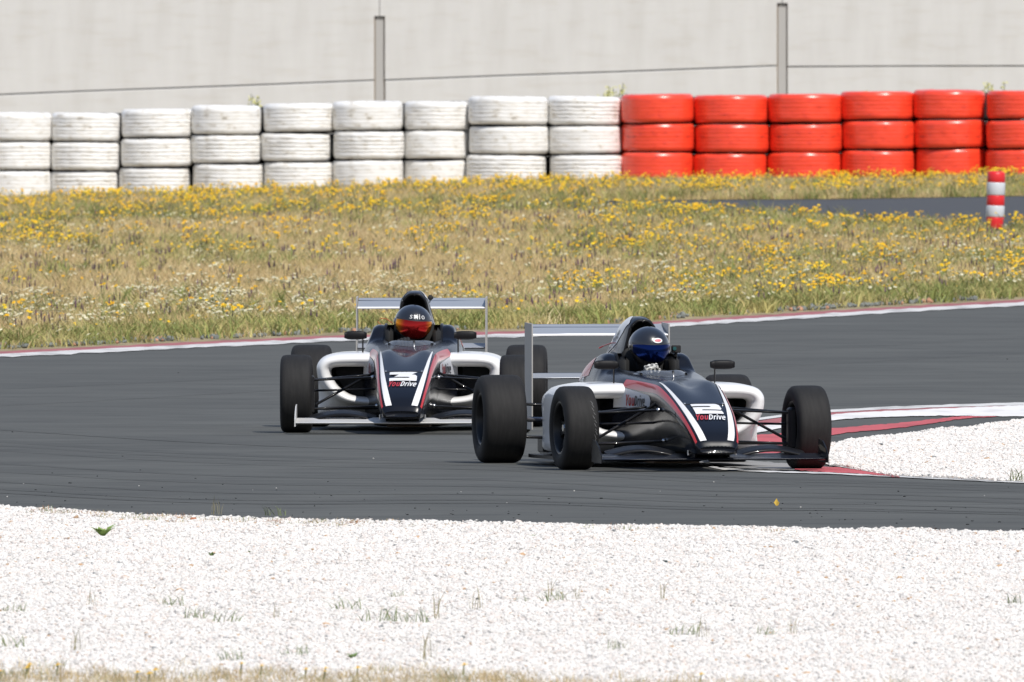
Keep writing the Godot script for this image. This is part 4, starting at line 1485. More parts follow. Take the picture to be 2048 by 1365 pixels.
	# number and name on the nose
	part("race_number", lay_on_nose(polygon_tris(number, 0.19, 0.165, 0.0), 0.0, 1.965, 0.007), m.white_paint, t)
	var y1 := glyphs("You", 0.075, 0.6, 0.25)
	var y2 := glyphs("Drive", 0.075, 0.6, 0.25)
	var a1 := width_of(y1)
	var a2 := width_of(y2)
	var scale_x := 0.198 / (a1 + a2 + 0.004)
	for set_ in [y1, y2]:
		for tr in set_:
			for i in 3: tr[i] = Vector2(tr[i].x * scale_x, tr[i].y)
	a1 *= scale_x
	a2 *= scale_x
	part("nose_lettering", lay_on_nose(y1, -0.099 + a1 / 2.0, 2.092, 0.007), m.red_paint, t)
	part("nose_lettering", lay_on_nose(y2, 0.099 - a2 / 2.0, 2.092, 0.007), m.white_paint, t)
	# seam of the nose box and its two fasteners
	var seam := []
	for k in steps(3.6, 0.0, 16): seam.append(hull(1.86, k, -1.0, 0.0005))
	for k in steps(0.0, 3.6, 16): seam.append(hull(1.86, k, 1.0, 0.0005))
	part("nose_seam", Shape.new().smooth().tube(seam, 0.0022, 5).done(), m.black, t)
	for side: float in [-1.0, 1.0]:
		part("fastener", Shape.new().smooth(false).lathe([[0.0, 0.0], [0.0, 0.008], [0.008, 0.006], [0.008, 0.0]], 10, 1, Vector3(side * 0.125, top_height(0.125, 1.845), 1.845)).done(), m.silver, t)
	# ---- windscreen
	var ws := []
	for i in 15:
		var u := i / 14.0 * 2.0 - 1.0
		var x := 0.185 * u
		var z0 := 0.56 - 0.19 * u * u
		var y0 := top_height(x, maxf(z0, 0.43))
		var tall := 1.0 - 0.9 * pow(absf(u), 3.0)
		ws.append(PackedVector3Array([Vector3(x, y0 + 0.002, z0), Vector3(x * 0.98, y0 + 0.002 + 0.026 * tall, z0 - 0.05), Vector3(x * 0.97, y0 + 0.002 + 0.038 * tall, z0 - 0.10)]))
	part("windscreen", Shape.new().smooth().grid(ws).done(), m.screen, t)
	part("aerial", Shape.new().smooth().tube([Vector3(0.03, 0.565, 0.62), Vector3(0.03, 0.625, 0.60)], 0.008, 8).done(), m.steel, t)
	# ---- steering wheel
	var sw := Shape.new().smooth()
	var ring := []
	var swc := Vector3(0, 0.531, 0.30)
	for i in 25:
		var w := TAU * i / 24.0
		ring.append(swc + Vector3(cos(w) * 0.135, sin(w) * 0.085, -sin(w) * 0.03))
	sw.tube(ring, 0.013, 8)
	sw.box(swc + Vector3(-0.10, -0.03, -0.01), swc + Vector3(0.10, 0.03, 0.015), 0.008)
	sw.tube([swc, swc + Vector3(0, -0.06, 0.2)], 0.018, 8)
	part("steering_wheel", sw.done(), m.black, t)
	return t
# ------------------------------------------------------------------ the drivers
func capsule_field(bones: Array, p: Vector3, k: float) -> float:
	var d := 1e3
	for b: Array in bones:
		var a: Vector3 = b[0]
		var ab: Vector3 = b[1] - a
		var t := clampf((p - a).dot(ab) / maxf(ab.length_squared(), 1e-9), 0.0, 1.0)
		var e: float = p.distance_to(a + ab * t) - lerpf(b[2], b[3], t)
		var h := maxf(k - absf(d - e), 0.0) / k
		d = minf(d, e) - h * h * k * 0.25
	return d

func surface_net(bones: Array, cell: float, k: float) -> ArrayMesh:
	# one vertex in every cell that the surface crosses, one quad round every crossed edge
	var lo := Vector3(1e3, 1e3, 1e3)
	var hi := -lo
	for b in bones:
		var r := maxf(b[2], b[3]) + cell * 2.0
		for q in 2:
			lo = lo.min(b[q] - Vector3(r, r, r))
			hi = hi.max(b[q] + Vector3(r, r, r))
	var n := Vector3i(((hi - lo) / cell).ceil()) + Vector3i(1, 1, 1)
	var f := PackedFloat32Array()
	f.resize(n.x * n.y * n.z)
	var i := 0
	for z in n.z:
		for y in n.y:
			for x in n.x:
				f[i] = capsule_field(bones, lo + Vector3(x, y, z) * cell, k)
				i += 1
	var sx := 1
	var sy := n.x
	var sz := n.x * n.y
	var where := {}
	var corner := [0, sx, sy, sx + sy, sz, sx + sz, sy + sz, sx + sy + sz]
	var offs := [Vector3(0, 0, 0), Vector3(1, 0, 0), Vector3(0, 1, 0), Vector3(1, 1, 0), Vector3(0, 0, 1), Vector3(1, 0, 1), Vector3(0, 1, 1), Vector3(1, 1, 1)]
	var edges := [[0, 1], [2, 3], [4, 5], [6, 7], [0, 2], [1, 3], [4, 6], [5, 7], [0, 4], [1, 5], [2, 6], [3, 7]]
	for z in n.z - 1:
		for y in n.y - 1:
			for x in n.x - 1:
				var at := x * sx + y * sy + z * sz
				var inside := 0
				for c in 8:
					if f[at + corner[c]] < 0.0: inside += 1
				if inside == 0 or inside == 8: continue
				var sum := Vector3.ZERO
				var m := 0
				for e in edges:
					var a := f[at + corner[e[0]]]
					var b := f[at + corner[e[1]]]
					if (a < 0.0) != (b < 0.0):
						sum += offs[e[0]].lerp(offs[e[1]], a / (a - b))
						m += 1
				where[at] = lo + (Vector3(x, y, z) + sum / m) * cell
	var s := Shape.new().smooth()
	for at: int in where:
		var inside := f[at] < 0.0
		for ax in [[sx, sy, sz], [sy, sz, sx], [sz, sx, sy]]:
			if (f[at + ax[0]] < 0.0) == inside: continue
			var q1: int = at - ax[1]
			var q2: int = at - ax[1] - ax[2]
			var q3: int = at - ax[2]
			if not (where.has(q1) and where.has(q2) and where.has(q3)): continue
			if inside: s.quad(where[at], where[q3], where[q2], where[q1])
			else: s.quad(where[at], where[q1], where[q2], where[q3])
	return s.done()

func helmet_point(theta: float, phi: float, lift := 0.0) -> Vector3:
	# theta from the crown down, phi from straight ahead towards the wearer's left
	var d := Vector3(sin(theta) * sin(phi), cos(theta), sin(theta) * cos(phi))
	var ahead := maxf(cos(phi), 0.0)
	var down := smoothstep(1.35, 2.2, theta)
	var r := Vector3(0.132, 0.130 if d.y > 0.0 else 0.150, 0.150)
	var grow := 1.0 + 0.10 * ahead * ahead * down - 0.10 * down * (1.0 - ahead)
	var p := d * r * grow
	if d.z < 0.0: p.z *= 1.02
	return p + d * lift

func helmet_patch(t0: float, t1: float, p0: float, p1: float, lift: float, shade: Callable, bow := 0.0) -> ArrayMesh:
	var s := Shape.new().smooth()
	var nt := 14
	var np := 40
	for i in nt:
		for j in np:
			var v := []
			for q in [[i, j], [i, j + 1], [i + 1, j + 1], [i + 1, j]]:
				var u: float = float(q[1]) / np
				var phi := lerpf(p0, p1, u)
				var edge := bow * (1.0 - pow(absf(u * 2.0 - 1.0), 2.5))
				var top := t0 + 0.10 * pow(absf(u * 2.0 - 1.0), 3.0)
				v.append(helmet_point(lerpf(top, t1 + edge, float(q[0]) / nt), phi, lift))
			s.color(shade.call((j + 0.5) / np, (i + 0.5) / nt))
			s.quad(v[0], v[1], v[2], v[3])
	return s.done()

func on_helmet(tris: Array, theta: float, phi: float, lift: float) -> ArrayMesh:
	var s := Shape.new().smooth(false)
	for t in tris:
		var v := []
		for p in t: v.append(helmet_point(theta - p.y / 0.135, phi + p.x / 0.135 / sin(theta), lift))
		s.tri(v[0], v[1], v[2])
	return s.done()

func oval(w: float, h: float) -> Array:
	var out := []
	for i in 20:
		var a := TAU * i / 20.0
		var b := TAU * (i + 1) / 20.0
		out.append([Vector2.ZERO, Vector2(cos(a) * w, sin(a) * h), Vector2(cos(b) * w, sin(b) * h)])
	return out

var suit_mesh: ArrayMesh
var glove_mesh: ArrayMesh
func make_driver(car: Node3D, label: String, head: Vector3, look: Vector3, first: bool):
	var d := thing("person", label, "person", Vector3.ZERO, 0.0, "drivers in the cars")
	d.transform = car.transform
	if suit_mesh == null:
		var bones := [
			[Vector3(0, 0.24, -0.20), Vector3(0, 0.44, -0.22), 0.125, 0.135], [Vector3(-0.10, 0.48, -0.20), Vector3(0.10, 0.48, -0.20), 0.075, 0.075],
			[Vector3(0, 0.50, -0.20), Vector3(0, 0.67, -0.16), 0.06, 0.055], [Vector3(0, 0.67, -0.15), Vector3(0, 0.74, -0.13), 0.075, 0.08]]
		for s: float in [-1.0, 1.0]:
			var wrist := Vector3(-0.055, 0.571, 0.20) if s < 0.0 else Vector3(0.125, 0.490, 0.20)
			var elbow := Vector3(s * 0.185, 0.42, 0.0)
			bones.append([Vector3(s * 0.15, 0.47, -0.19), elbow, 0.055, 0.044])
			bones.append([elbow, wrist, 0.042, 0.028])
			bones.append([wrist, wrist + Vector3(0, 0.01, 0.03), 0.026, 0.022])
			bones.append([Vector3(s * 0.075, 0.22, -0.15), Vector3(s * 0.085, 0.34, 0.42), 0.075, 0.055])
			bones.append([Vector3(s * 0.085, 0.34, 0.42), Vector3(s * 0.075, 0.22, 0.86), 0.052, 0.036])
			bones.append([Vector3(s * 0.075, 0.20, 0.87), Vector3(s * 0.075, 0.29, 0.97), 0.036, 0.030])
		suit_mesh = surface_net(bones, 0.02, 0.03)
		var fist := [[Vector3(-0.026, 0.012, -0.036), Vector3(0.026, 0.012, -0.036), 0.017, 0.017], [Vector3(0, 0.0, -0.085), Vector3(0, 0.008, -0.04), 0.025, 0.022]]
		for f in 4:
			var x := -0.0315 + 0.021 * f
			var l: float = [0.92, 1.0, 0.97, 0.82][f]
			fist.append([Vector3(x, 0.018, -0.030), Vector3(x, 0.026 * l, 0.004), 0.0105, 0.010])
			fist.append([Vector3(x, 0.026 * l, 0.004), Vector3(x, 0.004, 0.025 * l), 0.010, 0.0095])
			fist.append([Vector3(x, 0.004, 0.025 * l), Vector3(x, -0.018 * l, 0.014), 0.0095, 0.0085])
		fist.append([Vector3(0.034, 0.004, -0.045), Vector3(0.044, -0.010, -0.012), 0.012, 0.0105])
		fist.append([Vector3(0.044, -0.010, -0.012), Vector3(0.030, -0.024, 0.006), 0.0105, 0.009])
		glove_mesh = surface_net(fist, 0.0035, 0.006)
	part("racing_suit", suit_mesh, M.suit, d)
	for s in [-1.0, 1.0]:
		var g := part("glove", glove_mesh, M.glove if first else M.black, d)
		g.position = Vector3(-0.050, 0.628 if first else 0.606, 0.278) if s < 0.0 else Vector3(0.128, 0.506, 0.292)
		g.scale = Vector3(1.08 * (-s), 1.08, 1.08)
		g.rotation = Vector3(-0.25, 0.1 * s, -0.25 * s)
	# helmet
	var h := Node3D.new()
	h.name = "helmet"
	d.add_child(h)
	h.position = head
	h.rotation = look
	var rows := []
	for i in 25:
		var th := lerpf(0.02, 2.42, i / 24.0)
		var r := PackedVector3Array()
		for j in 48: r.append(helmet_point(th, TAU * j / 48.0))
		rows.append(r)
	var shell := Shape.new().smooth()
	shell.grid(rows, true)
	shell.fan(rows[0])
	shell.fan(rows[-1], true)
	part("shell", shell.done(), M.helmet, h)
	var vm := tinted(0.12)
	vm.metallic = 0.9
	var tone: Callable
	if first: tone = func(u: float, v: float) -> Color: return Color(0.004, 0.018, 0.10).lerp(Color(0.13, 0.10, 0.32), smoothstep(0.80, 1.0, u))
	else: tone = func(u: float, v: float) -> Color: return Color(0.42, 0.022, 0.022).lerp(Color(0.75, 0.30, 0.012), smoothstep(0.22, 0.50, absf(u - 0.5)))
	part("visor", helmet_patch(1.30 if first else 1.22, 1.74, -1.2, 1.2, 0.005, tone, 0.30), vm, h)
	part("visor_pivot", Shape.new().smooth(false).lathe([[0.0, 0.0], [0.0, 0.018], [0.006, 0.016], [0.006, 0.0]], 16, 0, helmet_point(1.5, PI / 2) ).done(), M.steel, h)
	part("visor_pivot", Shape.new().smooth(false).lathe([[0.0, 0.0], [0.0, 0.018], [-0.006, 0.016], [-0.006, 0.0]], 16, 0, helmet_point(1.5, -PI / 2) ).done(), M.steel, h)
	part("chin_vent", helmet_patch(2.22, 2.30, -0.35, 0.35, 0.004, func(_u: float, _v: float) -> Color: return grey(0.30), 0.0), tinted(0.35), h)
	part("visor_gasket", helmet_patch(1.265 if first else 1.185, 1.305 if first else 1.225, -1.3, 1.3, 0.004, func(_u: float, _v: float) -> Color: return grey(0.02), 0.0), tinted(0.6), h)
	if first:
		part("badge", on_helmet(oval(0.033, 0.017), 1.08, 0.14, 0.005), M.white_paint, h)
		part("badge_print", on_helmet(oval(0.023, 0.009), 1.08, 0.14, 0.0065), M.pink_print, h)
	else:
		part("helmet_lettering", on_helmet(glyphs("stilo", 0.036, 1.0, 0.05, false, 6), 0.98, 0.10, 0.008), M.white_paint, h)

func build_cars():
	var carbon_tex := noise_tex(0.12, 91, [[0.0, Color(0.006, 0.006, 0.007)], [1.0, Color(0.013, 0.013, 0.014)]], 128, 3)
	M.navy = mat(Color(0.006, 0.0072, 0.0115), 0.24, 0.0, 0.25)
	M.navy.metallic_specular = 0.30
	M.carbon = mat(Color(0.013, 0.013, 0.014), 0.38, 0.0, 0.4)
	M.carbon.albedo_color = Color.WHITE
	M.carbon.metallic_specular = 0.25
	M.carbon.clearcoat = 0.15
	M.carbon.albedo_texture = carbon_tex
	M.carbon.uv1_triplanar = true
	M.carbon.uv1_scale = Vector3(6, 6, 6)
	M.black = mat(Color(0.010, 0.010, 0.010), 0.8)
	M.gloss_black = mat(Color(0.010, 0.010, 0.011), 0.3)
	M.white_paint = mat(Color(0.74, 0.735, 0.725), 0.38, 0.0, 0.6)
	M.panel_white = mat(Color(0.52, 0.53, 0.56), 0.4)
	M.red_paint = mat(Color(0.44, 0.022, 0.020), 0.35, 0.0, 0.6)
	M.letter_navy = mat(Color(0.012, 0.014, 0.02), 0.5)
	M.beige = mat(Color(0.26, 0.20, 0.12), 0.6)
	M.pink_print = mat(Color(0.60, 0.16, 0.18), 0.5)
	var rub := StandardMaterial3D.new()
	rub.albedo_texture = noise_tex(0.05, 93, [[0.0, Color(0.0095, 0.0092, 0.0092)], [0.5, Color(0.0135, 0.013, 0.0129)], [1.0, Color(0.020, 0.0192, 0.0188)]], 256, 4)
	rub.uv1_triplanar = true
	rub.uv1_scale = Vector3(3.0, 0.6, 0.6)
	rub.roughness = 0.75
	rub.metallic_specular = 0.4
	M.rubber = rub
	M.rim = mat(Color(0.02, 0.02, 0.021), 0.35, 0.5)
	M.silver = mat(Color(0.55, 0.55, 0.55), 0.25, 0.9)
	M.steel = mat(Color(0.30, 0.30, 0.31), 0.35, 0.9)
	M.dark_metal = mat(Color(0.035, 0.035, 0.037), 0.45, 0.5)
	M.mirror = mat(Color(0.8, 0.8, 0.8), 0.05, 1.0)
	M.wood = mat(Color(0.15, 0.10, 0.06), 0.7)
	M.wing_silver = mat(Color(0.33, 0.35, 0.38), 0.4, 0.3)
	M.wing_grey = mat(Color(0.58, 0.57, 0.55), 0.35, 0.2)
	M.wing_front = mat(Color(0.010, 0.012, 0.018), 0.3, 0.0, 0.2)
	M.wing_front.metallic_specular = 0.25
	M.plate_grey = mat(Color(0.38, 0.37, 0.35), 0.45)
	M.helmet = mat(Color(0.012, 0.012, 0.014), 0.28, 0.0, 1.0)
	M.suit = mat(Color(0.016, 0.016, 0.018), 0.9)
	var gl := StandardMaterial3D.new()
	gl.albedo_texture = noise_tex(0.06, 95, [[0.0, grey(0.02)], [0.42, grey(0.03)], [0.5, Color(0.55, 0.54, 0.50)], [1.0, Color(0.70, 0.69, 0.65)]], 128, 2)
	gl.uv1_triplanar = true
	gl.uv1_scale = Vector3(5, 9, 5)
	gl.roughness = 0.7
	M.glove = gl
	var sc := mat(Color(0.5, 0.52, 0.55), 0.08)
	sc.albedo_color.a = 0.12
	sc.transparency = BaseMaterial3D.TRANSPARENCY_ALPHA
	M.screen = sc
	M.scuff = mat(Color(0.20, 0.20, 0.20), 0.9)
	M.mirror_black = mat(Color(0.010, 0.010, 0.011), 0.5)
	M.mirror_black.metallic_specular = 0.3
	M.orange = mat(Color(0.42, 0.10, 0.03), 0.6)

	var yaw1 := deg_to_rad(10.2)
	var c1 := Vector3(1.148, 0.0, -200.0) - Vector3(sin(yaw1), 0, cos(yaw1)) * FRONT_AXLE
	var car1 := make_car("racing_car", "leading black and white open-wheel racing car with a white 2 on its nose", c1, yaw1, TWO, deg_to_rad(3.5), true)
	var yaw2 := deg_to_rad(-1.7)
	var c2 := ground_at(812.0, 866.0) - Vector3(sin(yaw2), 0, cos(yaw2)) * FRONT_AXLE
	var car2 := make_car("racing_car", "following black and white open-wheel racing car with a white 3 on its nose", c2, yaw2, THREE, deg_to_rad(1.0), false)
	# small cameras the teams have fixed on, and a loose cable
	var box := Shape.new().smooth(false)
	box.box(Vector3(0.165, 0.731, -0.20), Vector3(0.225, 0.781, -0.165), 0.006)
	var ac := part("action_camera", box.done(), M.black, car1)
	part("camera_lens", Shape.new().smooth(false).lathe([[-0.165, 0.0], [-0.165, 0.013], [-0.158, 0.012], [-0.158, 0.0]], 14, 2, Vector3(0.182, 0.759, 0)).done(), mat(Color(0.02, 0.10, 0.11), 0.1, 0.4), ac)
	part("camera_mount", Shape.new().smooth().tube([Vector3(0.195, 0.71, -0.19), Vector3(0.195, 0.736, -0.185)], 0.01, 8).done(), M.black, ac)
	part("cable", Shape.new().smooth().tube([Vector3(-0.11, 0.792, -0.62), Vector3(-0.135, 0.789, -0.70), Vector3(-0.155, 0.771, -0.85), Vector3(-0.165, 0.753, -0.98)], 0.004, 6).done(), M.red_paint, car1)
	var cam2 := Shape.new().smooth()
	cam2.box(Vector3(0.085, 0.895, -0.66), Vector3(0.123, 0.932, -0.62), 0.012)
	var a2 := part("action_camera", cam2.done(), M.black, car2)
	part("camera_mount", Shape.new().smooth().tube([Vector3(0.102, 0.900, -0.64), Vector3(0.100, 0.882, -0.64), Vector3(0.090, 0.870, -0.64), Vector3(0.065, 0.865, -0.64)], 0.004, 6).done(), M.black, a2)
	part("cable", Shape.new().smooth().tube([Vector3(-0.155, 0.73, -0.55), Vector3(-0.20, 0.765, -0.56), Vector3(-0.24, 0.77, -0.56), Vector3(-0.262, 0.745, -0.56), Vector3(-0.235, 0.72, -0.56), Vector3(-0.19, 0.712, -0.56)], 0.0035, 6).done(), M.orange, car2)
	make_driver(car1, "driver in a black helmet with a blue mirrored visor, hand on the wheel", Vector3(0.0, 0.773, -0.10), Vector3(0.16, deg_to_rad(7.0), 0.0), true)
	make_driver(car2, "driver in a black helmet with an orange mirrored visor", Vector3(0.0, 0.740, -0.10), Vector3(0.20, deg_to_rad(7.0), deg_to_rad(-5.0)), false)
# ------------------------------------------------------------------ small things
func build_small_things():
	var leaf := tinted(0.85)
	leaf.backlight_enabled = true
	leaf.backlight = Color(0.4, 0.4, 0.4)
	# weeds on the white gravel: [px, py, kind, size, label]
	var weeds := [
		[205, 1076, 0, 1.0, "bright green leafy weed, largest one growing on the white gravel near the track"],
		[238, 1103, 1, 0.35, "tiny green sprout on the gravel, below the largest leafy weed"],
		[423, 1114, 1, 0.8, "low flat green weed alone on the upper left of the white gravel"],
		[497, 1108, 1, 0.45, "small pale green sprout on the gravel, beside the low flat weed"],
		[1065, 1077, 1, 0.6, "small green weed on the gravel below the middle of the track"],
		[90, 1026, 2, 0.7, "olive weed at the gravel's edge in the upper left corner of the gravel"],
		[548, 1032, 2, 0.9, "straw coloured sprig standing up at the asphalt edge of the gravel"],
		[430, 1030, 3, 0.9, "thin dry stalk at the asphalt edge, left of the straw sprig"],
		[30, 1226, 2, 0.8, "grass clump on the gravel by the photo's left border"],
		[180, 1216, 3, 0.8, "sparse dry grass on the gravel, second from the left border"],
		[340, 1214, 2, 1.0, "thin spread grass clump on the gravel, leftmost of a close pair"],
		[394, 1238, 2, 1.0, "upright grass clump on the gravel, right one of a close pair"],
		[455, 1248, 2, 1.1, "dense grass tuft on the gravel in the left middle of the row"],
		[553, 1238, 3, 0.7, "faint wispy grass on the gravel right of the dense tuft"],
		[690, 1224, 2, 1.2, "broad grass clump on the gravel at the start of the long row"],
		[762, 1246, 2, 1.3, "low wide grass clump in the middle of the long row on gravel"],
		[825, 1248, 2, 1.2, "grass clump with bent blades near the end of the long row"],
		[872, 1240, 3, 1.2, "tall leaning grass blades ending the long row on the gravel"],
		[792, 1196, 2, 0.6, "small grass sprout on the gravel above the long row"],
		[957, 1222, 3, 1.0, "single thin grass stalk on the gravel right of the long row"],
		[1100, 1198, 3, 0.9, "pale wispy grass on the gravel right of the photo's middle"],
		[1325, 1202, 3, 0.9, "pale wispy grass on the gravel far right of the middle"],
		[2040, 1212, 2, 1.0, "grass clump on the gravel by the photo's right border"],
		[2046, 962, 2, 1.3, "dark green tuft on the gravel island at the photo's right border"],
		[1044, 1205, 2, 0.5, "tiny grass sprout on the gravel, first of three below the leading car"],
		[1106, 1204, 2, 1.0, "spreading grass clump on the gravel, middle of three below the leading car"],
		[1155, 1201, 3, 0.7, "short grass stalk on the gravel, last of three below the leading car"],
		[1372, 1272, 2, 1.0, "green grass clump low on the gravel, first of four under the nose number 2"],
		[1402, 1276, 3, 0.9, "thin stalk beside a green clump low on the gravel"],
		[1536, 1272, 2, 0.8, "small dark grass clump low on the gravel right of the thin stalk"],
		[1587, 1272, 3, 0.9, "upright dry stalk low on the gravel, last of four in the row"],
		[1236, 1300, 2, 0.8, "small green grass patch on the gravel just above the bottom grass"],
		[15, 1300, 2, 1.2, "green grass clump low on the gravel in the bottom left corner"],
		[150, 1306, 3, 1.0, "dry grass clump above the foreground grass strip at bottom left"],
		[460, 1322, 2, 0.9, "green grass clump low on the gravel, left of the bottom middle"],
		[592, 1314, 2, 0.9, "green grass clump low on the gravel, at the bottom left of middle"],
		[705, 1320, 1, 1.0, "compact green weed low on the gravel, near the bottom middle"],
		[850, 1322, 3, 1.2, "brown branching stalk low on the gravel, near the bottom middle"]]
	var shapes := [broad_weed(1, 14, 0.11), broad_weed(2, 11, 0.055), tuft_mesh(91, 22, 0.07, 0.08, 0.0045, 1.5), tuft_mesh(92, 9, 0.13, 0.045, 0.004, 0.6)]
	var tints := [Color(0.20, 0.30, 0.07), Color(0.17, 0.25, 0.08), Color(0.19, 0.23, 0.10), Color(0.33, 0.29, 0.16)]
	var mats := []
	for c in tints:
		var lm := tinted(0.85)
		lm.albedo_color = (c as Color).linear_to_srgb()
		lm.backlight_enabled = true
		lm.backlight = Color(0.4, 0.4, 0.4)
		mats.append(lm)
	for w in weeds:
		var o := part("grass_clump" if w[2] >= 2 else "weed", shapes[w[2]], mats[w[2]], self)
		o.position = ground_at(w[0], w[1], 0.014)
		o.rotation.y = rng.randf() * TAU
		o.scale = Vector3.ONE * w[3]
		tag(o, w[4], "weed" if w[2] < 2 else "grass", "weeds growing on the white gravel")
	# plants showing above the tyres, at the foot of the wall
	for q in [[1232.0, 168.0, 0.9, "pale yellow flowering plant behind the last white tyre stack"], [505.0, 186.0, 0.5, "small green sprig behind the white tyres, against the wall"], [1732.0, 170.0, 0.4, "small yellow green plant behind the fourth red tyre stack"], [1990.0, 160.0, 0.7, "pale yellow plant behind the sixth red tyre stack"]]:
		var z := -432.4
		var k := FOCAL / 432.4
		var x: float = (q[0] - 1024.0) / k
		var y0 := land(x, z)
		var h: float = EYE - (q[1] - SKYLINE) / k - y0
		var t := thing("tall_weed", q[3], "plant", Vector3(x, y0, z), 0.0, "plants between the tyres and the wall")
		var st := Shape.new().smooth()
		var lf := Shape.new().smooth(false)
		var r := RandomNumberGenerator.new()
		r.seed = int(q[0])
		for i in int(10 * q[2]) + 3:
			var top := Vector3(r.randf_range(-0.26, 0.26) * q[2], h * r.randf_range(0.84, 1.0), r.randf_range(-0.2, 0.2))
			st.tube([Vector3.ZERO, top * Vector3(0.4, 0.6, 0.4), top], 0.005, 5)
			for j in 10:
				var p := top + Vector3(r.randf_range(-0.05, 0.05), r.randf_range(-0.12, 0.02), r.randf_range(-0.05, 0.05))
				var a := Vector3(r.randf_range(-1, 1), r.randf_range(-0.3, 1), r.randf_range(-1, 1)).normalized() * 0.022
				var b := a.cross(Vector3(r.randf(), r.randf(), 1.0)).normalized() * 0.016
				lf.quad(p - a, p + b, p + a, p - b)
		part("stems", st.done(), mats[0], t)
		var fm := mat(Color(0.52, 0.50, 0.20), 0.9)
		part("flowers", lf.done(), fm, t)
	# a yellow leaf blowing over the asphalt
	var ly := Shape.new().smooth(false)
	ly.quad(Vector3(0, 0.0, 0), Vector3(0.016, 0.018, 0.006), Vector3(0.002, 0.046, 0.0), Vector3(-0.015, 0.02, 0.008))
	ly.quad(Vector3(0.0, 0.0, 0), Vector3(0.012, 0.004, 0.02), Vector3(0.020, 0.024, 0.012), Vector3(0.006, 0.022, 0.004))
	var leaf_o := part("fallen_leaf", ly.done(), mat(Color(0.62, 0.42, 0.07), 0.7), self)
	leaf_o.position = ground_at(1553, 1013) + Vector3(0, 0.001, 0)
	tag(leaf_o, "curled yellow leaf lying on the asphalt in front of the leading car", "leaf")
	var bs := part("brown_stone", stone_mesh(301, 0.02), mat(Color(0.38, 0.14, 0.06), 0.9), self)
	bs.position = ground_at(386, 1047) + Vector3(0, 0.022, 0)
	tag(bs, "rust brown stone lying on the white gravel near the track edge", "stone")
	var ds := part("dark_stone", stone_mesh(302, 0.018), mat(Color(0.035, 0.05, 0.05), 0.9), self)
	ds.position = ground_at(1330, 1133) + Vector3(0, 0.022, 0)
	tag(ds, "dark grey stone lying alone on the white gravel right of the middle", "stone")
	# rubber marbles and stray pebbles on the track
	var at := []
	var col := PackedColorArray()
	for i in 170:
		var px := rng.randf_range(-60.0, 2110.0)
		var edge := table(NEAR_EDGE, px)
		var py := edge - absf(rng.randfn(0.0, 42.0)) - 2.0
		if rng.randf() < 0.12: py = rng.randf_range(table(FAR_EDGE, px) + 16.0, edge)
		var white := rng.randf() < 0.13
		if not white and py < 900.0 and rng.randf() < 0.7: continue
		var sz := rng.randf_range(0.25, 0.6)
		var sh := Vector3(sz * rng.randf_range(0.7, 1.9), sz * 0.7, sz) if not white else Vector3(sz, sz, sz) * 0.8
		at.append(Transform3D(Basis(Vector3.UP, rng.randf_range(-0.4, 0.4)).scaled(sh), ground_at(px, py) + Vector3(0, 0.004, 0)))
		col.append(Color(0.60, 0.57, 0.53) if white else grey(rng.randf_range(0.006, 0.016)))
	tag(scatter("rubber_crumbs", stone_mesh(15, 0.012), tinted(0.9), at, col), "black rubber crumbs and a few pale pebbles scattered over the asphalt", "debris")
	# withered weeds along the near edge of the asphalt
	var ew_at := []
	var ew_c := PackedColorArray()
	for i in 150:
		var px := rng.randf_range(40.0, 720.0) if rng.randf() < 0.8 else rng.randf_range(720.0, 2100.0)
		var sz := rng.randf_range(0.3, 0.9)
		ew_at.append(Transform3D(Basis(Vector3.UP, rng.randf() * TAU).scaled(Vector3(sz * 1.3, sz, sz * 1.3)), ground_at(px, table(NEAR_EDGE, px) + rng.randf_range(-3.0, 7.0), 0.012)))
		var q := rng.randf()
		var g := rng.randf_range(0.8, 1.2)
		ew_c.append(Color(0.34 * g, 0.17 * g, 0.08 * g) if q < 0.35 else (Color(0.46 * g, 0.36 * g, 0.19 * g) if q < 0.7 else Color(0.24 * g, 0.26 * g, 0.11 * g)))
	tag(scatter("withered_weeds", tuft_mesh(96, 12, 0.045, 0.05, 0.0035, 1.3), tinted(0.9), ew_at, ew_c), "withered brown and olive weeds along the near edge of the asphalt", "weeds")
	# dead grass strip along the bottom border, with a few yellow flowers
	var dry_at := []
	var dry_c := PackedColorArray()
	var fl_at := []
	var fl_c := PackedColorArray()
	var n := FastNoiseLite.new()
	n.seed = 44
	n.frequency = 0.8
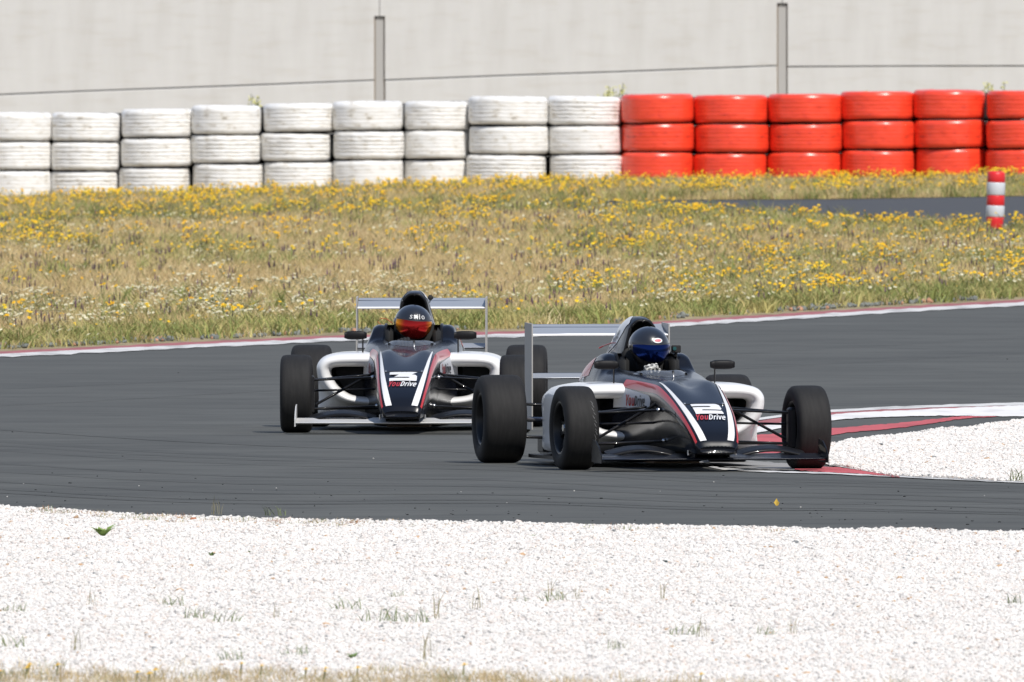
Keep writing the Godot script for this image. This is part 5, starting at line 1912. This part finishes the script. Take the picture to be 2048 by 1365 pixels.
	for i in 6500:
		var d := rng.randf_range(133.0, 147.2)
		var x := rng.randf_range(-1.0, 1.0) * (1024.0 * d / FOCAL + 0.5)
		var lim := 142.3 + 1.8 * n.get_noise_1d(x * 1.5) - 3.6 * smoothstep(-0.8, 1.6, x)
		if d > lim + absf(rng.randfn(0.0, 1.0)): continue
		var sz := rng.randf_range(0.6, 1.15)
		dry_at.append(Transform3D(Basis(Vector3.UP, rng.randf() * TAU).scaled(Vector3(sz, sz, sz)), Vector3(x, 0.005, -d)))
		var g := rng.randf_range(0.8, 1.2)
		var q := rng.randf()
		dry_c.append(Color(0.50 * g, 0.38 * g, 0.20 * g) if q < 0.7 else (Color(0.58 * g, 0.50 * g, 0.33 * g) if q < 0.92 else Color(0.24 * g, 0.25 * g, 0.10 * g)))
		if rng.randf() < (0.035 if x < -0.3 else 0.012) and d > 140.6:
			fl_at.append(Transform3D(Basis(Vector3.UP, rng.randf_range(-0.5, 0.5)).scaled(Vector3(1.05, 1.05, 1.05)), Vector3(x, 0.01, -d)))
			fl_c.append(Color.WHITE)
	var field := tinted(0.9)
	field.backlight_enabled = true
	field.backlight = Color(0.5, 0.5, 0.5)
	tag(scatter("dead_grass", tuft_mesh(95, 16, 0.065, 0.06, 0.0028, 0.8), field, dry_at, dry_c), "straw coloured dead grass along the bottom border of the photo", "grass")
	tag(scatter("yellow_flowers", flower_mesh(33, 1, 0.042, 0.065, Color(0.86, 0.58, 0.02), Color(0.16, 0.18, 0.06)), field, fl_at, fl_c), "few yellow flowers in the dead grass at the bottom border", "flowers")

func broad_weed(seed_: int, leaves: int, size: float) -> ArrayMesh:
	var r := RandomNumberGenerator.new()
	r.seed = seed_
	var s := Shape.new().smooth(false)
	for i in leaves:
		var a := TAU * i / leaves + r.randf_range(-0.3, 0.3)
		var o := Vector3(cos(a), 0, sin(a))
		var w := Vector3(-sin(a), 0, cos(a)) * size * 0.16
		var l := size * r.randf_range(0.7, 1.1)
		var up := r.randf_range(0.5, 1.0)
		var m := o * l * 0.4 + Vector3(0, l * 0.55 * up, 0)
		var t := o * l * 0.85 + Vector3(0, l * 0.75 * up, 0)
		s.color(grey(r.randf_range(0.7, 1.2)))
		s.tri(Vector3.ZERO, m + w, m - w)
		s.tri(m - w, m + w, t)
	return s.done()
